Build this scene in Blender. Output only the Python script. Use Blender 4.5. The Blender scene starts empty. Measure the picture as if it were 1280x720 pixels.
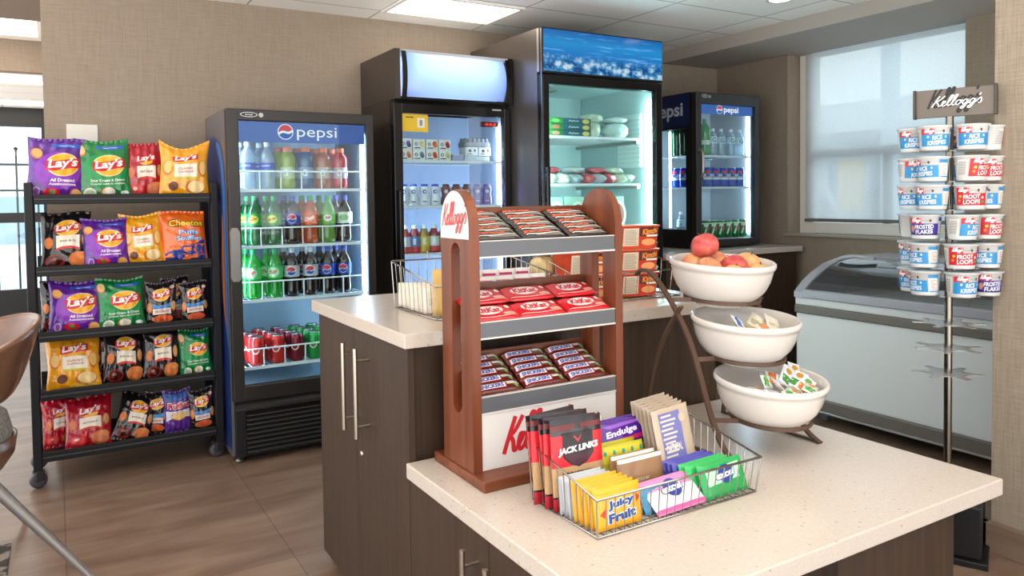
import bpy, bmesh, math, random
from math import sin, cos, pi, radians, sqrt, atan2
from mathutils import Vector, Matrix
from mathutils.geometry import tessellate_polygon
random.seed(7)
SC = bpy.context.scene
COL = SC.collection

# ---------------------------------------------------------------- materials
def lin(h):
    h = h.lstrip('#')
    c = [int(h[i:i+2], 16)/255 for i in (0, 2, 4)]
    return tuple(x/12.92 if x <= .04045 else ((x+.055)/1.055)**2.4 for x in c) + (1.0,)
_M = {}
def P(h, rough=.5, metal=0., spec=.5, es=0., trans=0., coat=0., bump=0., bscale=200., name=None):
    """plain principled material of one colour"""
    key = (h, rough, metal, spec, es, trans, coat, bump, bscale)
    if key in _M: return _M[key]
    m = bpy.data.materials.new(name or 'mat_'+h.strip('#')); m.use_nodes = True
    nt = m.node_tree; b = nt.nodes['Principled BSDF']
    b.inputs['Base Color'].default_value = lin(h)
    b.inputs['Roughness'].default_value = rough
    b.inputs['Metallic'].default_value = metal
    b.inputs['Specular IOR Level'].default_value = spec
    b.inputs['Transmission Weight'].default_value = trans
    b.inputs['Coat Weight'].default_value = coat
    if es:
        b.inputs['Emission Color'].default_value = lin(h); b.inputs['Emission Strength'].default_value = es
    if bump:
        tc = nt.nodes.new('ShaderNodeTexCoord'); n = nt.nodes.new('ShaderNodeTexNoise'); n.inputs['Scale'].default_value = bscale
        n.inputs['Detail'].default_value = 2
        bp = nt.nodes.new('ShaderNodeBump'); bp.inputs['Strength'].default_value = bump; bp.inputs['Distance'].default_value = .01
        nt.links.new(tc.outputs['Object'], n.inputs['Vector']); nt.links.new(n.outputs['Fac'], bp.inputs['Height']); nt.links.new(bp.outputs['Normal'], b.inputs['Normal'])
    _M[key] = m
    return m
def nodes(name):
    m = bpy.data.materials.new(name); m.use_nodes = True
    nt = m.node_tree
    return m, nt, nt.nodes['Principled BSDF'], nt.nodes.new, nt.links.new
def emis(h, s, name='glow'):
    m = bpy.data.materials.new(name); m.use_nodes = True; nt = m.node_tree; nt.nodes.clear()
    e = nt.nodes.new('ShaderNodeEmission'); o = nt.nodes.new('ShaderNodeOutputMaterial')
    e.inputs['Color'].default_value = lin(h); e.inputs['Strength'].default_value = s
    nt.links.new(e.outputs[0], o.inputs[0]); return m
def ramp(new, stops):
    r = new('ShaderNodeValToRGB'); cr = r.color_ramp
    while len(cr.elements) < len(stops): cr.elements.new(.5)
    for e, (p, c) in zip(cr.elements, stops): e.position = p; e.color = lin(c) if isinstance(c, str) else c
    return r
def mapped(new, link, scale, coord='Object', rot=(0, 0, 0)):
    tc = new('ShaderNodeTexCoord'); mp = new('ShaderNodeMapping')
    mp.inputs['Scale'].default_value = scale; mp.inputs['Rotation'].default_value = rot
    link(tc.outputs[coord], mp.inputs['Vector']); return mp.outputs['Vector']

def mk_wallpaper(name, c1, c2):
    m, nt, b, new, link = nodes(name)
    # woven linen: short horizontal and vertical threads
    va = mapped(new, link, (14, 14, 260)); vb = mapped(new, link, (220, 220, 10))
    na = new('ShaderNodeTexNoise'); nb = new('ShaderNodeTexNoise')
    for n, v in ((na, va), (nb, vb)): n.inputs['Scale'].default_value = 1.; n.inputs['Detail'].default_value = 3; link(v, n.inputs['Vector'])
    ad = new('ShaderNodeMath'); ad.operation = 'ADD'; link(na.outputs['Fac'], ad.inputs[0]); link(nb.outputs['Fac'], ad.inputs[1])
    hf = new('ShaderNodeMath'); hf.operation = 'MULTIPLY'; hf.inputs[1].default_value = .5; link(ad.outputs[0], hf.inputs[0])
    r = ramp(new, [(.36, c1), (.64, c2)]); link(hf.outputs[0], r.inputs[0]); link(r.outputs[0], b.inputs['Base Color'])
    bp = new('ShaderNodeBump'); bp.inputs['Strength'].default_value = .15; bp.inputs['Distance'].default_value = .002
    link(hf.outputs[0], bp.inputs['Height']); link(bp.outputs[0], b.inputs['Normal'])
    b.inputs['Roughness'].default_value = .75; b.inputs['Specular IOR Level'].default_value = .25
    return m
WALLP = mk_wallpaper('woven_wallpaper', '#908171', '#9d8f80')
def mk_floor():
    m, nt, b, new, link = nodes('stone_floor_tile')
    v = mapped(new, link, (1, 1, 1))
    br = new('ShaderNodeTexBrick'); br.offset = 0; br.inputs['Scale'].default_value = 1
    br.inputs['Brick Width'].default_value = .69; br.inputs['Row Height'].default_value = .533
    br.inputs['Mortar Size'].default_value = .002; br.inputs['Mortar Smooth'].default_value = .1
    br.inputs['Color1'].default_value = lin('#8d7463'); br.inputs['Color2'].default_value = lin('#957b69'); br.inputs['Mortar'].default_value = lin('#6a594d')
    link(v, br.inputs['Vector'])
    v2 = mapped(new, link, (1.6, 7, 1)); n = new('ShaderNodeTexNoise'); n.inputs['Scale'].default_value = 1.3; n.inputs['Detail'].default_value = 6; n.inputs['Distortion'].default_value = .6
    link(v2, n.inputs['Vector'])
    r = ramp(new, [(.3, '#a89a90'), (.7, '#ffffff')]); link(n.outputs['Fac'], r.inputs[0])
    mx = new('ShaderNodeMix'); mx.data_type = 'RGBA'; mx.blend_type = 'MULTIPLY'; mx.inputs[0].default_value = .75
    link(br.outputs['Color'], mx.inputs[6]); link(r.outputs[0], mx.inputs[7]); link(mx.outputs[2], b.inputs['Base Color'])
    b.inputs['Roughness'].default_value = .33; b.inputs['Specular IOR Level'].default_value = .45
    return m
FLOOR = mk_floor()
def mk_wood(name, c1, c2, scale, rough, axis='z', coat=0.):
    m, nt, b, new, link = nodes(name)
    sc = {'z': (scale, scale, scale*.045), 'x': (scale*.045, scale, scale), 'y': (scale, scale*.045, scale)}[axis]
    v = mapped(new, link, sc); n = new('ShaderNodeTexNoise'); n.inputs['Scale'].default_value = 1; n.inputs['Detail'].default_value = 5; n.inputs['Distortion'].default_value = .4
    link(v, n.inputs['Vector']); r = ramp(new, [(.3, c1), (.7, c2)]); link(n.outputs['Fac'], r.inputs[0]); link(r.outputs[0], b.inputs['Base Color'])
    b.inputs['Roughness'].default_value = rough; b.inputs['Coat Weight'].default_value = coat
    return m
LAMIN = mk_wood('espresso_laminate', '#312014', '#43301f', 70, .55)
CHERRY = mk_wood('cherry_stained_wood', '#5c2a12', '#7c4022', 30, .42)
CHERRYX = mk_wood('cherry_stained_base', '#5c2a12', '#7c4022', 30, .42, 'x')
PLY = mk_wood('walnut_plywood', '#5f402b', '#775139', 18, .3, 'x', .3)
def mk_quartz():
    m, nt, b, new, link = nodes('speckled_quartz')
    v = mapped(new, link, (1, 1, 1))
    vo = new('ShaderNodeTexVoronoi'); vo.inputs['Scale'].default_value = 52; link(v, vo.inputs['Vector'])
    r = ramp(new, [(.0, '#8f8478'), (.13, '#9c9083'), (.2, '#c7bbae')]); link(vo.outputs['Distance'], r.inputs[0])
    no = new('ShaderNodeTexNoise'); no.inputs['Scale'].default_value = 160; no.inputs['Detail'].default_value = 2; link(v, no.inputs['Vector'])
    r2 = ramp(new, [(.4, '#c5b8ac'), (.62, '#cbbfb3')]); link(no.outputs['Fac'], r2.inputs[0])
    # only some of the cells carry a dark fleck
    wh = new('ShaderNodeMath'); wh.operation = 'GREATER_THAN'; wh.inputs[1].default_value = .7
    sp = new('ShaderNodeSeparateColor'); link(vo.outputs['Color'], sp.inputs[0]); link(sp.outputs[0], wh.inputs[0])
    mx = new('ShaderNodeMix'); mx.data_type = 'RGBA'; link(wh.outputs[0], mx.inputs[0]); link(r2.outputs[0], mx.inputs[6])
    mu = new('ShaderNodeMix'); mu.data_type = 'RGBA'; mu.inputs[0].default_value = .55; link(r2.outputs[0], mu.inputs[6]); link(r.outputs[0], mu.inputs[7])
    link(mu.outputs[2], mx.inputs[7]); link(mx.outputs[2], b.inputs['Base Color'])
    b.inputs['Roughness'].default_value = .22
    return m
QUARTZ = mk_quartz()
def mk_ceiling():
    m, nt, b, new, link = nodes('ceiling_tile')
    v = mapped(new, link, (1, 1, 1)); mp = v.node; mp.inputs['Location'].default_value = (-1.62+.69*8, -3.65+.46*20, 0)
    br = new('ShaderNodeTexBrick'); br.offset = 0; br.inputs['Scale'].default_value = 1
    br.inputs['Brick Width'].default_value = .69; br.inputs['Row Height'].default_value = .46; br.inputs['Mortar Size'].default_value = .006
    br.inputs['Color1'].default_value = lin('#f8f6f2'); br.inputs['Color2'].default_value = lin('#f6f4ef'); br.inputs['Mortar'].default_value = lin('#b9b3ab')
    link(v, br.inputs['Vector']); link(br.outputs['Color'], b.inputs['Base Color']); b.inputs['Roughness'].default_value = .9
    return m
CEIL = mk_ceiling()
def schlick(nt, f0=.04):
    """two-sided reflectance of a thin sheet from the viewing angle"""
    new = nt.nodes.new; link = nt.links.new
    g = new('ShaderNodeNewGeometry'); d = new('ShaderNodeVectorMath'); d.operation = 'DOT_PRODUCT'; link(g.outputs['Incoming'], d.inputs[0]); link(g.outputs['Normal'], d.inputs[1])
    a = new('ShaderNodeMath'); a.operation = 'ABSOLUTE'; link(d.outputs['Value'], a.inputs[0])
    s = new('ShaderNodeMath'); s.operation = 'SUBTRACT'; s.inputs[0].default_value = 1.; link(a.outputs[0], s.inputs[1])
    p = new('ShaderNodeMath'); p.operation = 'POWER'; p.inputs[1].default_value = 5.; link(s.outputs[0], p.inputs[0])
    m = new('ShaderNodeMath'); m.operation = 'MULTIPLY_ADD'; m.inputs[1].default_value = 1-f0; m.inputs[2].default_value = f0; link(p.outputs[0], m.inputs[0])
    return m
def mk_glass(name, tint='#ffffff', refl=1., alpha=0.):
    """thin pane: sees through, with a clear reflection on top"""
    m = bpy.data.materials.new(name); m.use_nodes = True; nt = m.node_tree; nt.nodes.clear(); new = nt.nodes.new; link = nt.links.new
    t = new('ShaderNodeBsdfTransparent'); t.inputs[0].default_value = lin(tint)
    g = new('ShaderNodeBsdfGlossy'); g.inputs['Roughness'].default_value = .02
    f = schlick(nt)
    mu = new('ShaderNodeMath'); mu.operation = 'MULTIPLY_ADD'; mu.inputs[1].default_value = refl; mu.inputs[2].default_value = alpha; link(f.outputs[0], mu.inputs[0])
    mx = new('ShaderNodeMixShader'); link(mu.outputs[0], mx.inputs[0]); link(t.outputs[0], mx.inputs[1]); link(g.outputs[0], mx.inputs[2])
    o = new('ShaderNodeOutputMaterial'); link(mx.outputs[0], o.inputs[0]); return m
GLASS = mk_glass('clear_glass', '#f4fbfb', .9)
GLASSD = mk_glass('dark_glass', '#c4cdd0', 1.2, .14)
CLEARP = mk_glass('clear_plastic', '#f2f5f6', .8, .05)
def mk_translucent(name, h, tr=.5, gl=.06, see=0., rough=.12):
    """coloured translucent plastic or liquid: diffuse + translucent + see-through + gloss"""
    m = bpy.data.materials.new(name); m.use_nodes = True; nt = m.node_tree; nt.nodes.clear(); new = nt.nodes.new; link = nt.links.new
    d = new('ShaderNodeBsdfDiffuse'); d.inputs[0].default_value = lin(h)
    t = new('ShaderNodeBsdfTranslucent'); t.inputs[0].default_value = lin(h)
    a = new('ShaderNodeMixShader'); a.inputs[0].default_value = tr; link(d.outputs[0], a.inputs[1]); link(t.outputs[0], a.inputs[2])
    p = new('ShaderNodeBsdfTransparent'); p.inputs[0].default_value = lin(h)
    b = new('ShaderNodeMixShader'); b.inputs[0].default_value = see; link(a.outputs[0], b.inputs[1]); link(p.outputs[0], b.inputs[2])
    g = new('ShaderNodeBsdfGlossy'); g.inputs['Roughness'].default_value = rough
    f = schlick(nt)
    ad = new('ShaderNodeMath'); ad.operation = 'ADD'; ad.inputs[1].default_value = gl; link(f.outputs[0], ad.inputs[0])
    c = new('ShaderNodeMixShader'); link(ad.outputs[0], c.inputs[0]); link(b.outputs[0], c.inputs[1]); link(g.outputs[0], c.inputs[2])
    o = new('ShaderNodeOutputMaterial'); link(c.outputs[0], o.inputs[0]); return m
def mk_shade():
    m = bpy.data.materials.new('woven_shade'); m.use_nodes = True; nt = m.node_tree; nt.nodes.clear(); new = nt.nodes.new; link = nt.links.new
    v = mapped(new, link, (60, 60, 60)); n = new('ShaderNodeTexNoise'); n.inputs['Scale'].default_value = 3; n.inputs['Detail'].default_value = 4; link(v, n.inputs['Vector'])
    r = ramp(new, [(.3, '#d3d6d8'), (.7, '#eff1f2')]); link(n.outputs['Fac'], r.inputs[0])
    d = new('ShaderNodeBsdfDiffuse'); link(r.outputs[0], d.inputs[0]); t = new('ShaderNodeBsdfTranslucent'); link(r.outputs[0], t.inputs[0])
    a = new('ShaderNodeMixShader'); a.inputs[0].default_value = .8; link(d.outputs[0], a.inputs[1]); link(t.outputs[0], a.inputs[2])
    p = new('ShaderNodeBsdfTransparent'); b = new('ShaderNodeMixShader'); b.inputs[0].default_value = .42; link(a.outputs[0], b.inputs[1]); link(p.outputs[0], b.inputs[2])
    o = new('ShaderNodeOutputMaterial'); link(b.outputs[0], o.inputs[0]); return m
SHADE = mk_shade()
def mk_iceart():
    """printed backlit artwork: ice cubes in blue water, no lettering"""
    m = bpy.data.materials.new('ice_water_artwork'); m.use_nodes = True; nt = m.node_tree; nt.nodes.clear(); new = nt.nodes.new; link = nt.links.new
    v = mapped(new, link, (1, 1, 1), 'UV')
    sx = new('ShaderNodeSeparateXYZ'); link(v, sx.inputs[0])
    base = ramp(new, [(0., '#2f8fd6'), (.35, '#0f7fd2'), (.7, '#1f9be6'), (1., '#0a6cc0')]); link(sx.outputs[1], base.inputs[0])
    # light streaks across the water
    v2 = mapped(new, link, (3, 9, 1), 'UV', (0, 0, -.12)); n2 = new('ShaderNodeTexNoise'); n2.inputs['Scale'].default_value = 1.2; n2.inputs['Detail'].default_value = 3; link(v2, n2.inputs['Vector'])
    r2 = ramp(new, [(.56, '#000000'), (.78, '#9fd8ff')]); link(n2.outputs['Fac'], r2.inputs[0])
    # ice in the lower part
    v3 = mapped(new, link, (17, 6, 1), 'UV'); vo = new('ShaderNodeTexVoronoi'); vo.inputs['Scale'].default_value = 1; link(v3, vo.inputs['Vector'])
    n3 = new('ShaderNodeTexNoise'); n3.inputs['Scale'].default_value = 2.5; n3.inputs['Detail'].default_value = 3; link(v3, n3.inputs['Vector'])
    mu = new('ShaderNodeMath'); mu.operation = 'MULTIPLY'; link(vo.outputs['Distance'], mu.inputs[0]); link(n3.outputs['Fac'], mu.inputs[1])
    r3 = ramp(new, [(.1, '#dff3ff'), (.24, '#4fa9e2'), (.4, '#0b4f94')]); link(mu.outputs[0], r3.inputs[0])
    md = new('ShaderNodeMath'); md.operation = 'MULTIPLY_ADD'; md.inputs[1].default_value = .28; link(n3.outputs['Fac'], md.inputs[0]); link(sx.outputs[1], md.inputs[2])
    rm = ramp(new, [(.38, '#ffffff'), (.56, '#000000')]); link(md.outputs[0], rm.inputs[0])
    a = new('ShaderNodeMix'); a.data_type = 'RGBA'; a.blend_type = 'ADD'; a.inputs[0].default_value = .8; link(base.outputs[0], a.inputs[6]); link(r2.outputs[0], a.inputs[7])
    c = new('ShaderNodeMix'); c.data_type = 'RGBA'; link(rm.outputs[0], c.inputs[0]); link(a.outputs[2], c.inputs[6]); link(r3.outputs[0], c.inputs[7])
    e = new('ShaderNodeEmission'); e.inputs['Strength'].default_value = .85; link(c.outputs[2], e.inputs['Color'])
    g = new('ShaderNodeBsdfGlossy'); g.inputs['Roughness'].default_value = .1; mx = new('ShaderNodeMixShader'); mx.inputs[0].default_value = .05
    link(e.outputs[0], mx.inputs[1]); link(g.outputs[0], mx.inputs[2])
    o = new('ShaderNodeOutputMaterial'); link(mx.outputs[0], o.inputs[0]); return m
def mk_two(name, c1, c2, scale, rough, sx=(1, 1, 1), lo=.4, hi=.6):
    m, nt, b, new, link = nodes(name)
    v = mapped(new, link, sx); n = new('ShaderNodeTexNoise'); n.inputs['Scale'].default_value = scale; n.inputs['Detail'].default_value = 3; link(v, n.inputs['Vector'])
    r = ramp(new, [(lo, c1), (hi, c2)]); link(n.outputs['Fac'], r.inputs[0]); link(r.outputs[0], b.inputs['Base Color']); b.inputs['Roughness'].default_value = rough
    return m
WHITE = P('#eeece8', .5); BLACK = P('#141314', .4); BLACKG = P('#0d0c0e', .18); DARKFR = P('#231f1d', .38)
STEEL = P('#b9b4ac', .3, 1.); CHROME = P('#cfcfcf', .12, 1.); WIREW = P('#e8eef2', .4); BRONZE = P('#5a4336', .5, .35, bump=.25, bscale=60)

# ---------------------------------------------------------------- mesh builder
_tc = {}
def text2d(s, shear=0., bold=0.):
    k = (s, shear, bold)
    if k not in _tc:
        cu = bpy.data.curves.new('t', 'FONT'); cu.body = s; cu.shear = shear; cu.offset = bold; cu.resolution_u = 3
        ob = bpy.data.objects.new('t', cu); me = bpy.data.meshes.new_from_object(ob)
        V = [(v.co.x, v.co.y) for v in me.vertices]; F = [tuple(p.vertices) for p in me.polygons]
        bpy.data.objects.remove(ob); bpy.data.curves.remove(cu); bpy.data.meshes.remove(me)
        x0 = min(v[0] for v in V); x1 = max(v[0] for v in V); y0 = min(v[1] for v in V); y1 = max(v[1] for v in V)
        a = sum((V[f[i]][0]*V[f[(i+1) % len(f)]][1]-V[f[(i+1) % len(f)]][0]*V[f[i]][1]) for f in F for i in range(len(f)))
        if a < 0: F = [f[::-1] for f in F]
        _tc[k] = ([((x-x0)/(x1-x0)-.5, (y-y0)/(y1-y0)-.5) for x, y in V], F, (x1-x0)/(y1-y0))
    return _tc[k]
def catmull(pts, n=6):
    out = []
    for i in range(len(pts)-1):
        p0 = pts[max(i-1, 0)]; p1 = pts[i]; p2 = pts[i+1]; p3 = pts[min(i+2, len(pts)-1)]
        for k in range(n):
            t = k/n
            out.append(tuple(.5*((2*b)+(-a+c)*t+(2*a-5*b+4*c-d)*t*t+(-a+3*b-3*c+d)*t**3) for a, b, c, d in zip(p0, p1, p2, p3)))
    out.append(tuple(pts[-1])); return out
class MB:
    def __init__(s): s.V = []; s.F = []; s.M = []; s.S = []; s.mats = []; s.uv = None
    def add(s, V, F, m, sm=False):
        o = len(s.V); s.V += [tuple(v) for v in V]
        if m not in s.mats: s.mats.append(m)
        i = s.mats.index(m)
        for f in F: s.F.append(tuple(o+j for j in f)); s.M.append(i); s.S.append(sm)
        return s
    def box(s, x0, x1, y0, y1, z0, z1, m):
        V = [(x, y, z) for z in (z0, z1) for y in (y0, y1) for x in (x0, x1)]
        return s.add(V, [(0, 2, 3, 1), (4, 5, 7, 6), (0, 1, 5, 4), (2, 6, 7, 3), (0, 4, 6, 2), (1, 3, 7, 5)], m)
    def rbox(s, x0, x1, y0, y1, z0, z1, m, r=.004, seg=2, sm=True):
        bm = bmesh.new(); bmesh.ops.create_cube(bm, size=1)
        for v in bm.verts: v.co = Vector(((x0+x1)/2+v.co.x*(x1-x0), (y0+y1)/2+v.co.y*(y1-y0), (z0+z1)/2+v.co.z*(z1-z0)))
        bmesh.ops.bevel(bm, geom=bm.edges[:], offset=min(r, .49*min(x1-x0, y1-y0, z1-z0)), segments=seg, affect='EDGES', profile=.5)
        bm.verts.index_update(); s.add([v.co[:] for v in bm.verts], [[v.index for v in f.verts] for f in bm.faces], m, False); bm.free(); return s
    def tube(s, pts, r, m, n=6, closed=False, flat=None):
        pts = [Vector(p) for p in pts]; N = len(pts); V = []; F = []; up = None
        for i, p in enumerate(pts):
            a = pts[(i-1) % N] if (closed or i) else p; b = pts[(i+1) % N] if (closed or i < N-1) else p
            t = (b-a).normalized()
            if up is None: up = t.orthogonal().normalized()
            up = (up-t*up.dot(t)).normalized(); sd = t.cross(up); rr = r[i] if isinstance(r, (list, tuple)) else r
            for k in range(n):
                a_ = 2*pi*k/n; V.append(p+up*cos(a_)*rr+sd*sin(a_)*rr)
        for i in range(N if closed else N-1):
            for k in range(n):
                j = (i+1) % N; F.append((i*n+k, i*n+(k+1) % n, j*n+(k+1) % n, j*n+k))
        s.add(V, F, m, True)
        if not closed: s.add(V[:n], [tuple(range(n))[::-1]], m); s.add(V[-n:], [tuple(range(n))], m)
        return s
    def strap(s, pts, wdir, w, t, m):
        """flat bar: pts centre line, wdir width direction, w width, t thickness"""
        pts = [Vector(p) for p in pts]; wd = Vector(wdir).normalized(); V = []; F = []; N = len(pts)
        for i, p in enumerate(pts):
            d = (pts[min(i+1, N-1)]-pts[max(i-1, 0)]).normalized(); nn = d.cross(wd).normalized()
            for a, b in ((-1, -1), (1, -1), (1, 1), (-1, 1)): V.append(p+wd*a*w/2+nn*b*t/2)
        for i in range(N-1):
            for k in range(4): F.append((i*4+k, i*4+(k+1) % 4, i*4+4+(k+1) % 4, i*4+4+k))
        F += [(3, 2, 1, 0), tuple(N*4-4+k for k in range(4))]
        return s.add(V, F, m)
    def lathe(s, prof, m, n=20, c=(0, 0, 0), sm=True, sq=None):
        V = []; F = []
        for r, z in prof:
            for k in range(n):
                a = 2*pi*k/n; V.append((c[0]+r*cos(a), c[1]+r*sin(a), c[2]+z))
        for i in range(len(prof)-1):
            for k in range(n): F.append((i*n+k, i*n+(k+1) % n, (i+1)*n+(k+1) % n, (i+1)*n+k))
        s.add(V, F, m, sm)
        if prof[0][0] > 1e-5: s.add(V[:n], [tuple(range(n))[::-1]], m)
        if prof[-1][0] > 1e-5: s.add(V[-n:], [tuple(range(n))], m)
        return s
    def ext(s, poly, ax, a, b, m, sm=False):
        def pt(u, v, w): return {'x': (w, u, v), 'y': (u, w, v), 'z': (u, v, w)}[ax]
        n = len(poly); V = [pt(u, v, a) for u, v in poly]+[pt(u, v, b) for u, v in poly]
        F = [(i, (i+1) % n, n+(i+1) % n, n+i) for i in range(n)]; s.add(V, F, m, sm)
        T = tessellate_polygon([[Vector((u, v, 0)) for u, v in poly]])
        s.add(V[:n], [t[::-1] for t in T], m); s.add(V[n:], [tuple(t) for t in T], m); return s
    def surf(s, fn, nu, nv, m, u0=0., u1=1., v0=0., v1=1., sm=True, wrap=False):
        V = [fn(u0+(u1-u0)*i/nu, v0+(v1-v0)*j/nv) for j in range(nv+1) for i in range(nu+1)]
        F = [(j*(nu+1)+i, j*(nu+1)+i+1, (j+1)*(nu+1)+i+1, (j+1)*(nu+1)+i) for j in range(nv) for i in range(nu)]
        return s.add(V, F, m, sm)
    # --- printing on a surface: mp(x, y, layer) -> point
    def p_disc(s, mp, cx, cy, rx, ry, m, L=1, n=24, rings=3, rot=0.):
        dx = (mp(cx+rx, cy, L)-mp(cx, cy, L)).length; dy = (mp(cx, cy+ry, L)-mp(cx, cy, L)).length; d = max(dx, dy)
        rings = max(1, min(12, math.ceil(d/.006))); n = max(min(n, 14), min(40, math.ceil(6.3*d/.009)))
        V = [mp(cx, cy, L)]; F = []; c_, s_ = cos(rot), sin(rot)
        for j in range(1, rings+1):
            for k in range(n):
                a = 2*pi*k/n; x = rx*j/rings*cos(a); y = ry*j/rings*sin(a); V.append(mp(cx+x*c_-y*s_, cy+x*s_+y*c_, L))
        for k in range(n): F.append((0, 1+k, 1+(k+1) % n))
        for j in range(rings-1):
            for k in range(n):
                a = 1+j*n+k; b = 1+j*n+(k+1) % n; F.append((a, a+n, b+n, b))
        return s.add(V, F, m, True)
    def p_rect(s, mp, x0, y0, x1, y1, m, L=1, nu=6, nv=4, skew=0.):
        o_ = mp((x0+x1)/2, (y0+y1)/2, L); nu = max(min(nu, 4), min(24, math.ceil(2*(mp(x1, (y0+y1)/2, L)-o_).length/.007))); nv = max(1, min(24, math.ceil(2*(mp((x0+x1)/2, y1, L)-o_).length/.007)))
        V = [mp(x0+(x1-x0)*i/nu, y0+(y1-y0)*j/nv+skew*(i/nu-.5), L) for j in range(nv+1) for i in range(nu+1)]
        F = [(j*(nu+1)+i, j*(nu+1)+i+1, (j+1)*(nu+1)+i+1, (j+1)*(nu+1)+i) for j in range(nv) for i in range(nu)]
        return s.add(V, F, m, True)
    def p_poly(s, mp, pts, m, L=1):
        T = tessellate_polygon([[Vector((x, y, 0)) for x, y in pts]])
        a = sum(pts[i][0]*pts[(i+1) % len(pts)][1]-pts[(i+1) % len(pts)][0]*pts[i][1] for i in range(len(pts)))
        return s.p_tris(mp, [tuple(p) for p in pts], [tuple(t) for t in T], m, L)
    def p_tris(s, mp, pts, T, m, L, lim=.008):
        # split the flat triangles until they follow the curved surface
        pts = list(pts); P3 = [mp(x, y, L) for x, y in pts]; mid = {}; out = []; st = [(t, 0) for t in T]
        def half(i, j):
            k = (min(i, j), max(i, j))
            if k not in mid:
                mid[k] = len(pts); pts.append(((pts[i][0]+pts[j][0])/2, (pts[i][1]+pts[j][1])/2)); P3.append(mp(*pts[-1], L))
            return mid[k]
        while st:
            (a, b, c), d = st.pop(); e = [((P3[a]-P3[b]).length, a, b, c), ((P3[b]-P3[c]).length, b, c, a), ((P3[c]-P3[a]).length, c, a, b)]
            l, i, j, k = max(e)
            if l > lim and d < 12: h = half(i, j); st += [((i, h, k), d+1), ((h, j, k), d+1)]
            else: out.append((a, b, c))
        return s.add(P3, out, m)
    def p_text(s, mp, t, cx, cy, w, h, m, L=2, shear=0., bold=.02, tilt=0., arc=0.):
        V, F, asp = text2d(t, shear, bold)
        if w is None: w = h*asp
        if h is None: h = w/asp
        return s.p_tris(mp, [(cx+x*w, cy+y*h+tilt*x*w+arc*(.25-x*x)*h) for x, y in V], F, m, L, .014)
    def p_stroke(s, mp, pts, w, m, L=2, n=5):
        q = catmull(pts, n); V = []; F = []
        for i, p in enumerate(q):
            a = q[max(i-1, 0)]; b = q[min(i+1, len(q)-1)]; dx, dy = b[0]-a[0], b[1]-a[1]; l = sqrt(dx*dx+dy*dy) or 1
            ww = w*(.75+.5*abs(dy)/l)/2
            Li = L+i*.012; V += [mp(p[0]+dy/l*ww, p[1]-dx/l*ww, Li), mp(p[0]-dy/l*ww, p[1]+dx/l*ww, Li)]
        for i in range(len(q)-1): F.append((2*i, 2*i+2, 2*i+3, 2*i+1))
        return s.add(V, F, m)
    def mesh(s, name):
        me = bpy.data.meshes.new(name); me.from_pydata(s.V, [], s.F)
        for m in s.mats: me.materials.append(m)
        me.polygons.foreach_set('material_index', s.M); me.polygons.foreach_set('use_smooth', s.S); me.update(); return me
    def ob(s, name, parent=None, loc=None, rz=0., bevel=0., label=None, cat=None, group=None, kind=None, rot=None):
        o = bpy.data.objects.new(name, s.mesh(name)); COL.objects.link(o)
        return setup(o, parent, loc, rz, bevel, label, cat, group, kind, rot)
def setup(o, parent=None, loc=None, rz=0., bevel=0., label=None, cat=None, group=None, kind=None, rot=None):
    if parent: o.parent = parent
    if loc is not None: o.location = loc
    o.rotation_euler = rot if rot else (0, 0, rz)
    if bevel:
        b = o.modifiers.new('bevel', 'BEVEL'); b.width = bevel; b.segments = 2; b.limit_method = 'ANGLE'
    if label: o['label'] = label
    if cat: o['category'] = cat
    if group: o['group'] = group
    if kind: o['kind'] = kind
    return o
def root(name, label, cat, loc=(0, 0, 0), rz=0., group=None, rot=None):
    o = bpy.data.objects.new(name, None); COL.objects.link(o); o.empty_display_size = .05
    return setup(o, None, loc, rz, 0, label, cat, group, None, rot)
def dup(o, loc, rz=0., label=None, group=None, rot=None):
    r = o.copy(); COL.objects.link(r); r.location = loc; r.rotation_euler = rot if rot else (0, 0, rz)
    if label: r['label'] = label
    if group: r['group'] = group
    for ch in list(o.children):
        c = ch.copy(); COL.objects.link(c); c.parent = r; c.matrix_parent_inverse = ch.matrix_parent_inverse.copy()
        for g in ch.children:
            d = g.copy(); COL.objects.link(d); d.parent = c
    return r
def put(store, key, make, loc, rz, label, group, rot=None):
    """first of a kind is built, the rest are copies of it"""
    if key not in store:
        o = make(); store[key] = o; o.location = loc; o.rotation_euler = rot if rot else (0, 0, rz); o['label'] = label
        if group: o['group'] = group
        return o
    return dup(store[key], loc, rz, label, group, rot)
def plane(o, u, v, e=.0005):
    o = Vector(o); u = Vector(u).normalized(); v = Vector(v).normalized(); n = u.cross(v)
    return lambda x, y, L=1: o+u*x+v*y+n*(e*L)
def cyl(r, th0=0., e=.0004, c=(0, 0)):
    """r: radius or function of height; x runs round the cylinder, facing -y at x = 0"""
    rf = r if callable(r) else (lambda z: r)
    def f(x, y, L=1):
        R = rf(y); a = th0+x/R; R += e*L; return Vector((c[0]+R*sin(a), c[1]-R*cos(a), y))
    return f
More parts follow.
